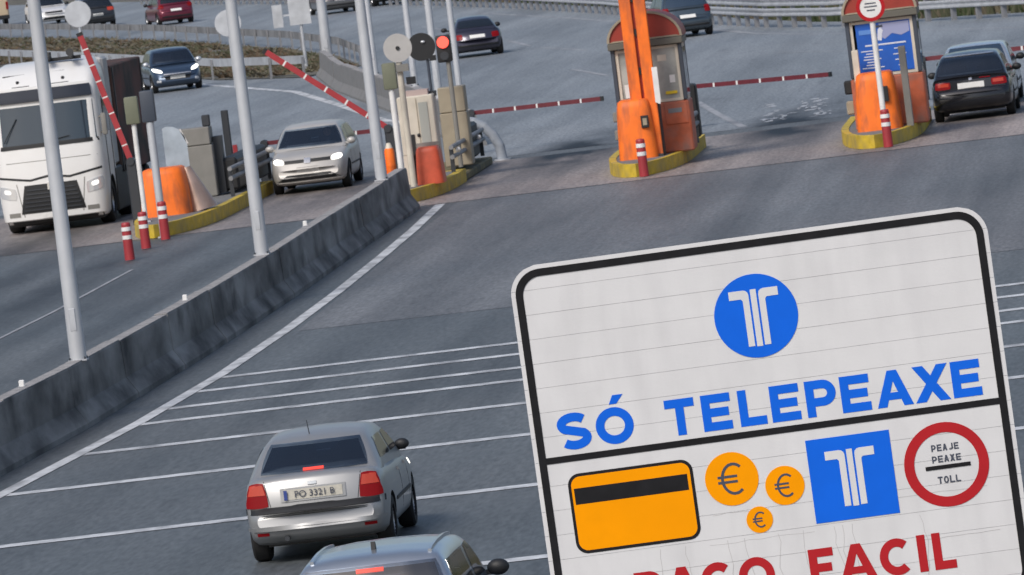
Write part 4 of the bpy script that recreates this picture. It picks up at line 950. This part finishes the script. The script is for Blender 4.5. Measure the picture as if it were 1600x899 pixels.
MB().box((.0, -.06, .4), (.1, .02, .05)).build('handle', M_BLACK, t)
t = thing('island_guard', 'low galvanised guard rail with black machinery on the middle island side', 'guard rail', (-17.12, 200, Z0))
guard_bumper(t, 0, 0, 9, .36); MB().box((-.30, 6.4, .42), (.5, 4.0, .8), bev=.06).build('machinery', M_BLACK, t)
MB().box((-.55, 8.9, .55), (.36, 1.0, .95), bev=.05).build('machinery', M_DRED, t)
for y in (1, 4, 7): MB().sphere((.07, y, .48), .06).build('reflector', M_WHITE, t)
# bent pipe
t = thing('bent_pipe', 'thick grey bent guard pipe behind the middle island', 'pipe', (-17.35, 211.2, 0))
mb = MB(); PP = [(-.35, 0, 1.02), (-.12, 0, .98), (.12, 0, .84), (.30, 0, .62), (.42, 0, .36), (.46, 0, .02)]
for a, b in zip(PP, PP[1:]): mb.tube(a, b, .12, .12, 12); mb.sphere(b, .12)
mb.build('pipe_bend', mat('pipe_grey', (.27, .30, .34), .6, var=.2, scale=4), t); MB().tube((.46, 0, 0), (.46, 0, .04), .2, None, 14).build('flange', M_GALV, t)
# orange drums
for k, (x, l) in enumerate(((-18.78, 'orange drum left of its twin behind the dark barrier end'), (-18.53, 'orange drum right of its twin behind the dark barrier end'))):
    t = thing('orange_drum', l, 'drum', (x, 200.2, Z0), 0, 'orange drums')
    MB().lathe([(.001, 0), (.115, 0), (.12, .05), (.112, .3), (.12, .32), (.112, .36), (.115, .66), (.09, .72), (.001, .72)], 16).build('drum_body', M_ORANGE, t)
    MB().tube((0, 0, .72), (0, 0, .84), .085, .05, 12).build('drum_cap', M_CREAM if k else M_RED, t)

# ------------------------------------------------------------------ lorry island equipment
t = thing('impact_cushion', 'orange impact cushion with shiny metal side on the lorry island', 'impact cushion', (-22.92, 195.6, Z0))
cushion(t, -.24, .25, .56, 0, 1.04, M_ORANGE, 'orange_front')
MB().box((-.36, -.30, .6), (.05, .04, .75), Matrix.Rotation(.3, 3, 'Z')).build('dark_strip', M_DRED, t)
MB().tube((.42, .75, 0), (.22, .75, .98), .42, .12, 28).build('metal_side', mat('warm_glow_metal', (.46, .33, .26), .32, .6, var=.25, scale=2), t, smooth=60)  # peach base colour holds the warm reflected glow on the metal
t = thing('glass_screen', 'pale curved wind screen standing above the orange cushion', 'screen', (-22.98, 197.6, Z0))
mb = MB(); P = [(-.28, .9), (.24, .9), (.24, 1.45), (.20, 1.62), (.10, 1.78), (-.04, 1.86), (-.2, 1.88), (-.28, 1.84)]
mb.prism(P, 'y', 0, .025).build('pane', mat('screen_glass', (.36, .42, .48), .15, var=.25, scale=2, spec=.7), t, smooth=0)
MB().sweep([(0, 0), (0, .03)], [(.24, 1.45), (.27, 1.46), (.125, 1.80), (.10, 1.78)]).build('rim', M_WHITE, t, smooth=0)
MB().box((-.02, .02, .45), (.5, .08, .9)).build('stand', M_DARK, t)
t = thing('grey_cabinet', 'grey two part cabinet on the lorry island behind the glass screen', 'cabinet', (-23.22, 203, Z0))
MB().box((0, .35, .60), (.84, .7, 1.18), bev=.02).build('lower_box', M_GREYBOX, t); MB().box((-.02, .35, 1.40), (.82, .7, .40), bev=.02).build('upper_box', M_GREYBOX, t)
MB().box((.33, .2, 1.74), (.18, .16, .26), bev=.02).build('camera_box', M_DARK, t); MB().box((.5, .6, .7), (.18, .5, 1.3)).build('side_cover', M_DARK, t)
t = thing('dark_post', 'dark upright post behind the grey cabinet on the lorry island', 'post', (-22.9, 207.3, Z0))
MB().box((0, 0, .95), (.16, .16, 1.7), bev=.015).build('post_body', M_DARK, t); MB().box((.15, 0, .72), (.1, .12, .5)).build('red_bracket', M_RED, t)
MB().box((0, 0, .05), (.4, .4, .1)).build('base', M_DARK, t)
t = thing('island_guard', 'low guard rail with black machinery on the lorry island side', 'guard rail', (-22.3, 201.5, Z0))
guard_bumper(t, 0, 0, 9, .42); MB().box((-.22, 5.2, .45), (.4, 6.5, .75), bev=.06).build('machinery', M_BLACK, t)
arm((-22.7, 213.3, 1.0), (-19.9, 213.0, 1.0), 'closed dark red barrier arm piece behind the second lamp pole', 5, m=M_MAROON, wd=.10)

# ------------------------------------------------------------------ signs far behind
t = thing('round_sign', 'back of a round grey sign on a post behind the lorry roof', 'sign', (-37.9, 302, 0))
MB().tube((0, 0, 0), (0, 0, 3.5), .05, None, 10).build('post', M_GALV, t); MB().prism(circ(0, 3.1, .45), 'y', -.07, -.05).build('disc', M_GALV, t, smooth=0)
t = thing('round_sign', 'back of a round grey sign behind the second lamp pole', 'sign', (-32.75, 301, 0))
MB().tube((0, 0, 0), (0, 0, 2.6), .05, None, 10).build('post', M_GALV, t); MB().prism(circ(0, 2.2, .45), 'y', -.07, -.05).build('disc', M_GALV, t, smooth=0)
t = thing('panel_sign', 'pale blank rectangular sign back beyond the verge', 'sign', (-31.4, 312, 0))
MB().tube((0, 0, 0), (0, 0, 2.5), .06, None, 10).build('post', M_GALV, t); MB().box((.0, -.08, 2.1), (.75, .04, .95)).build('panel', M_GALV, t, smooth=0)
MB().box((-.78, -.08, 2.0), (.35, .04, .8)).build('narrow_panel', M_GALV, t, smooth=0); MB().box((-.3, -.04, 2.0), (1.2, .04, .06)).build('crossbar', M_GALV, t, smooth=0)

# ------------------------------------------------------------------ big sign in the foreground
TILT = R(1.0); SW, PH, NP, TOPZ = 3.40, .175, 16, 5.06
sg = thing('information_sign', 'large white board with blue toll lettering and payment symbols in the foreground', 'sign', (-3.41 + math.sin(TILT) * TOPZ, 63.1, 0))
sg.rotation_euler = (0, -TILT, 0)
hwS = SW / 2; HS = PH * NP; rc = .21
def half_at(d):
    e = min(d, HS - d)
    return hwS if e >= rc else hwS - rc + math.sqrt(max(0, rc * rc - (rc - e) ** 2))
for k in range(NP):
    d0, d1 = k * PH + .0011, (k + 1) * PH - .0011
    ds = [d0 + (d1 - d0) * i / 8 for i in range(9)] if k in (0, 1, NP - 1, NP - 2) else [d0, d1]
    P = [(half_at(d), TOPZ - d) for d in ds] + [(-half_at(d), TOPZ - d) for d in reversed(ds)]
    o = MB().prism(P, 'y', 0, .0045).build('plank', M_SIGNW, sg, smooth=0); o.location.y = random.uniform(-.0008, .0008)
MB().prism(rrect(-hwS + .02, TOPZ - HS + .02, hwS - .02, TOPZ - .02, rc, 8), 'y', .005, .028).build('backing_sheet', mat('sign_backing', (.45, .45, .465), .6), sg, smooth=0)
for x in (-1.0, 1.0):
    MB().box((x, .12, (TOPZ - .1) / 2), (.14, .18, TOPZ - .1)).build('post', M_GALV, sg, smooth=0)
for k in range(4): MB().box((0, .05, TOPZ - .3 - k * .75), (SW - .5, .03, .06)).build('stiffener', M_GALV, sg, smooth=0)
MB().ring(rrect(-hwS + .031, TOPZ - HS + .031, hwS - .031, TOPZ - .031, rc - .026, 10), rrect(-hwS + .084, TOPZ - HS + .084, hwS - .084, TOPZ - .084, rc - .075, 10), 'y', -.0045, -.0015).build('black_border', M_SIGNBK, sg, smooth=0)
MB().box((0, -.0030, TOPZ - 1.395), (SW - .168, .003, .046)).build('divider', M_SIGNBK, sg, smooth=0)
FY = -.0025
def stroke(mb, pts, wd, y=FY, th=.0015, closed=False):
    P = [Vector(q) for q in pts]; n = len(P); Lf, Rt = [], []
    for i, q in enumerate(P):
        a = P[i - 1] if (i > 0 or closed) else None; b = P[(i + 1) % n] if (i < n - 1 or closed) else None
        d0 = (q - a).normalized() if a is not None else None; d1 = (b - q).normalized() if b is not None else None
        if d0 is None: d0 = d1
        if d1 is None: d1 = d0
        nn = Vector((-(d0 + d1).y, (d0 + d1).x)); nn.normalize(); c_ = max(.35, nn.dot(Vector((-d0.y, d0.x)))); o = nn * (wd / 2 / c_)
        Lf.append(q + o); Rt.append(q - o)
    m = n if closed else n - 1
    for i in range(m):
        j = (i + 1) % n; quad = [Lf[i], Lf[j], Rt[j], Rt[i]]
        v0 = [mb.bm.verts.new((q.x, y, q.y)) for q in quad]; v1 = [mb.bm.verts.new((q.x, y + th, q.y)) for q in quad]
        mb.bm.faces.new(v0)
        for k in range(4): mb.bm.faces.new((v0[k], v1[k], v1[(k + 1) % 4], v0[(k + 1) % 4]))
def arc(cx, cz, rx, rz, a0, a1, n=18): return [(cx + rx * math.cos(R(a0 + (a1 - a0) * i / n)), cz + rz * math.sin(R(a0 + (a1 - a0) * i / n))) for i in range(n + 1)]
def glyph(ch, wd, h, s):
    """stroke paths (path, closed) in a wd x h box, s = stroke width"""
    e = s / 2; x0, x1, z0, z1, mx, mz = e, wd - e, e, h - e, wd / 2, h / 2
    if ch == 'T': return [([(0, z1), (wd, z1)], 0), ([(mx, 0), (mx, h - s)], 0)]
    if ch == 'E': return [([(x0, 0), (x0, h)], 0), ([(s, z1), (wd, z1)], 0), ([(s, mz), (wd * .92, mz)], 0), ([(s, z0), (wd, z0)], 0)]
    if ch == 'F': return [([(x0, 0), (x0, h)], 0), ([(s, z1), (wd, z1)], 0), ([(s, mz - .02 * h), (wd * .9, mz - .02 * h)], 0)]
    if ch == 'L': return [([(x0, 0), (x0, h)], 0), ([(s, z0), (wd, z0)], 0)]
    if ch == 'I': return [([(mx, 0), (mx, h)], 0)]
    if ch == 'P':
        zq = h * .40; r = (z1 - zq) / 2; return [([(x0, 0), (x0, h)], 0), ([(s * .9, z1), (wd - r - e, z1)] + arc(wd - r - e, (z1 + zq) / 2, r, r, 78, -78, 12) + [(wd - r - e, zq), (s * .9, zq)], 0)]
    if ch == 'A': return [([(e * .9, 0), (mx, h * .985)], 0), ([(wd - e * .9, 0), (mx, h * .985)], 0), ([(wd * .24, h * .27), (wd * .76, h * .27)], 0)]
    if ch == 'X': return [([(e, 0), (wd - e, h)], 0), ([(e, h), (wd - e, 0)], 0)]
    if ch in 'OÓ':
        r = [(arc(mx, mz, mx - e, mz - e, 0, 350, 35), 1)]
        return r
    if ch == 'C': return [(arc(mx + .01, mz, mx - e, mz - e, 48, 312, 24), 0)]
    if ch == 'G': return [(arc(mx, mz, mx - e, mz - e, 48, 340, 24), 0), ([(mx + e * .3, mz - e * .6), (wd, mz - e * .6)], 0)]
    if ch == 'J': return [([(x1, h), (x1, h * .3)] + arc(mx, h * .3, mx - e, h * .3 - e, 0, -150, 10), 0)]
    if ch == 'S':
        r = (h / 2 - e) / 2 + e * .25; ru = h * .5 - e; q = ru / 2 + .0
        up = arc(mx, z1 - q, mx - e, q, 35, 235, 14); lo = arc(mx, z0 + q, mx - e, q, 55, -145, 14)
        return [(up[:-1] + lo[1:], 0)]
    return []
def word(txt, x0, x1s, d_base, h, s, m, parent, name='letter', par_y=FY):
    for ch, (a, b) in zip(txt, x1s):
        mb = MB(); W_ = b - a; zz = TOPZ - d_base; e = s * 1.12
        quads = {'A': [[(0, 0), (e, 0), (W_ / 2 + s * .42, h), (W_ / 2 - s * .55, h)], [(W_, 0), (W_ - e, 0), (W_ / 2 - s * .42, h), (W_ / 2 + s * .55, h)], [(W_ * .22, h * .19), (W_ * .78, h * .19), (W_ * .70, h * .19 + s * .85), (W_ * .30, h * .19 + s * .85)]],
                 'X': [[(0, 0), (e * 1.12, 0), (W_, h), (W_ - e * 1.12, h)], [(W_, 0), (W_ - e * 1.12, 0), (0, h), (e * 1.12, h)]]}.get(ch)
        if ch == 'Ó': mb.prism([(a + W_ * .42, zz + h + .022), (a + W_ * .62, zz + h + .022), (a + W_ * .82, zz + h + .085), (a + W_ * .54, zz + h + .085)], 'y', par_y, par_y + .0015)
        if quads:
            for i, q in enumerate(quads): mb.prism([(a + x, zz + z) for x, z in q], 'y', par_y - i * .00015, par_y + .0015)
            mb.build(name, m, parent, smooth=0); continue
        for i, (path, cl) in enumerate(glyph(ch, b - a, h, s)):
            stroke(mb, [(a + x, TOPZ - d_base + z) for x, z in path], s, par_y - i * .00015, closed=bool(cl))
        mb.build(name, m, parent, smooth=0)
word('SÓ', 0, [(-1.508, -1.272), (-1.235, -.965)], 1.337, .262, .062, M_SBLUE, sg)
word('TELEPEAXE', 0, [(-.735, -.525), (-.475, -.268), (-.212, -.022), (.014, .221), (.266, .482), (.515, .722), (.762, 1.020), (1.034, 1.285), (1.305, 1.510)], 1.337, .258, .061, M_SBLUE, sg)
word('PAGO', 0, [(-1.115, -.915), (-.895, -.655), (-.645, -.40), (-.375, -.12)], 2.525, .262, .060, M_SRED, sg)
word('FACIL', 0, [(.130, .305), (.335, .605), (.620, .865), (.90, .965), (1.01, 1.165)], 2.525, .262, .060, M_SRED, sg)
def tlogo(cx, cz, k, parent, y):
    mb = MB()
    for sg_ in (-1, 1):
        P = [(-.175, .195), (-.072, .195)] + [(-.072 + .037 * math.sin(R(q)), .158 + .037 * math.cos(R(q))) for q in (30, 60, 90)] + [(-.035, -.205), (-.080, -.205), (-.080, .120), (-.092, .134), (-.175, .134)]
        mb.prism([(cx + -sg_ * x * k, cz + z * k) for x, z in P], 'y', y, y + .0015)
    mb.prism([(cx - .021 * k, cz - .21 * k), (cx + .021 * k, cz - .21 * k), (cx + .021 * k, cz + .195 * k), (cx - .021 * k, cz + .195 * k)], 'y', y - .0001, y + .0015)
    return mb.build('emblem_mark', M_SIGNW, parent, smooth=0)
e1 = MB().prism(circ(0, TOPZ - .569, .297, 56), 'y', -.0035, -.001).build('round_emblem', M_SBLUE, sg, smooth=0); tlogo(0, TOPZ - .575, 1.0, e1, -.0055)
e2 = MB().prism([(.22, TOPZ - 2.087), (.816, TOPZ - 2.087), (.816, TOPZ - 1.493), (.22, TOPZ - 1.493)], 'y', -.0035, -.001).build('square_emblem', M_SBLUE, sg, smooth=0); tlogo(.518, TOPZ - 1.785, 1.0, e2, -.0055)
cz0, cz1 = TOPZ - 2.08, TOPZ - 1.508
cdm = MB().prism(rrect(-1.488, cz0, -.596, cz1, .085, 8), 'y', -.003, -.001).build('card_symbol', M_SIGNBK, sg, smooth=0)
MB().prism(rrect(-1.466, cz0 + .022, -.618, cz1 - .022, .066, 8), 'y', -.0045, -.0031).build('card_face', M_SYEL, cdm, smooth=0)
MB().box((-1.045, -.0052, TOPZ - 1.670), (.81, .0012, .115)).build('magnetic_stripe', M_SIGNBK, cdm, smooth=0)
for cx, d, r in ((-.330, 1.691, .190), (.036, 1.787, .139), (-.174, 2.004, .094)):
    c_ = MB().prism(circ(cx, TOPZ - d, r, 44), 'y', -.0035, -.001).build('coin_symbol', M_SYEL, sg, smooth=0)
    mb = MB(); k = r / .19; s = .017 * k + .003; cz = TOPZ - d
    stroke(mb, arc(cx + .015 * k, cz, .082 * k, .105 * k, 50, 310, 18), s, -.0055)
    for dz in (.018, -.020): stroke(mb, [(cx - .10 * k, cz + dz * k), (cx + .04 * k, cz + dz * k)], s * .9, -.0057)
    mb.build('euro_mark', M_INK, c_, smooth=0)
rg = MB().ring(circ(1.188, TOPZ - 1.791, .300, 56), circ(1.188, TOPZ - 1.791, .228, 56), 'y', -.0035, -.001).build('toll_ring', M_SRED, sg, smooth=0)
def small(txt, x0, x1, d0, h, s):
    n = len(txt); p_ = (x1 - x0) / n; word(txt, 0, [(x0 + i * p_ + .005, x0 + (i + 1) * p_ - .003) for i in range(n)], d0, h, s, M_INK, rg, 'ring_letter')
small('PEAJE', 1.090, 1.292, 1.692, .048, .010); small('PEAXE', 1.085, 1.298, 1.772, .048, .010); small('TOLL', 1.107, 1.277, 1.922, .050, .010)
MB().box((1.197, -.003, TOPZ - 1.806), (.32, .002, .028)).build('ring_bar', M_SIGNBK, rg, smooth=0)

# crazed sheeting on the lower half of the sign
mb = MB(); rr_ = random.Random(3)
for x0 in (-.9, -.72, -.42, -.30, -.06, .12, .34, .40, .47, .95):
    P = []; z = TOPZ - 2.12; x = x0
    while z > TOPZ - 2.62: P.append((x, z)); z -= .06; x += rr_.uniform(-.016, .018)
    stroke(mb, P, .0035, -.0013, .0008)
for x0, x1, d in ((-.55, .2, 2.14), (.55, 1.45, 1.98), (-.5, -.1, 1.93), (.9, 1.5, 2.3)):
    P = [(x0 + (x1 - x0) * k / 8, TOPZ - d + rr_.uniform(-.006, .006)) for k in range(9)]; stroke(mb, P, .003, -.0012, .0008)
mb.build('sheeting_crack', mat('crack', (.47, .46, .46), .7), sg, smooth=0)
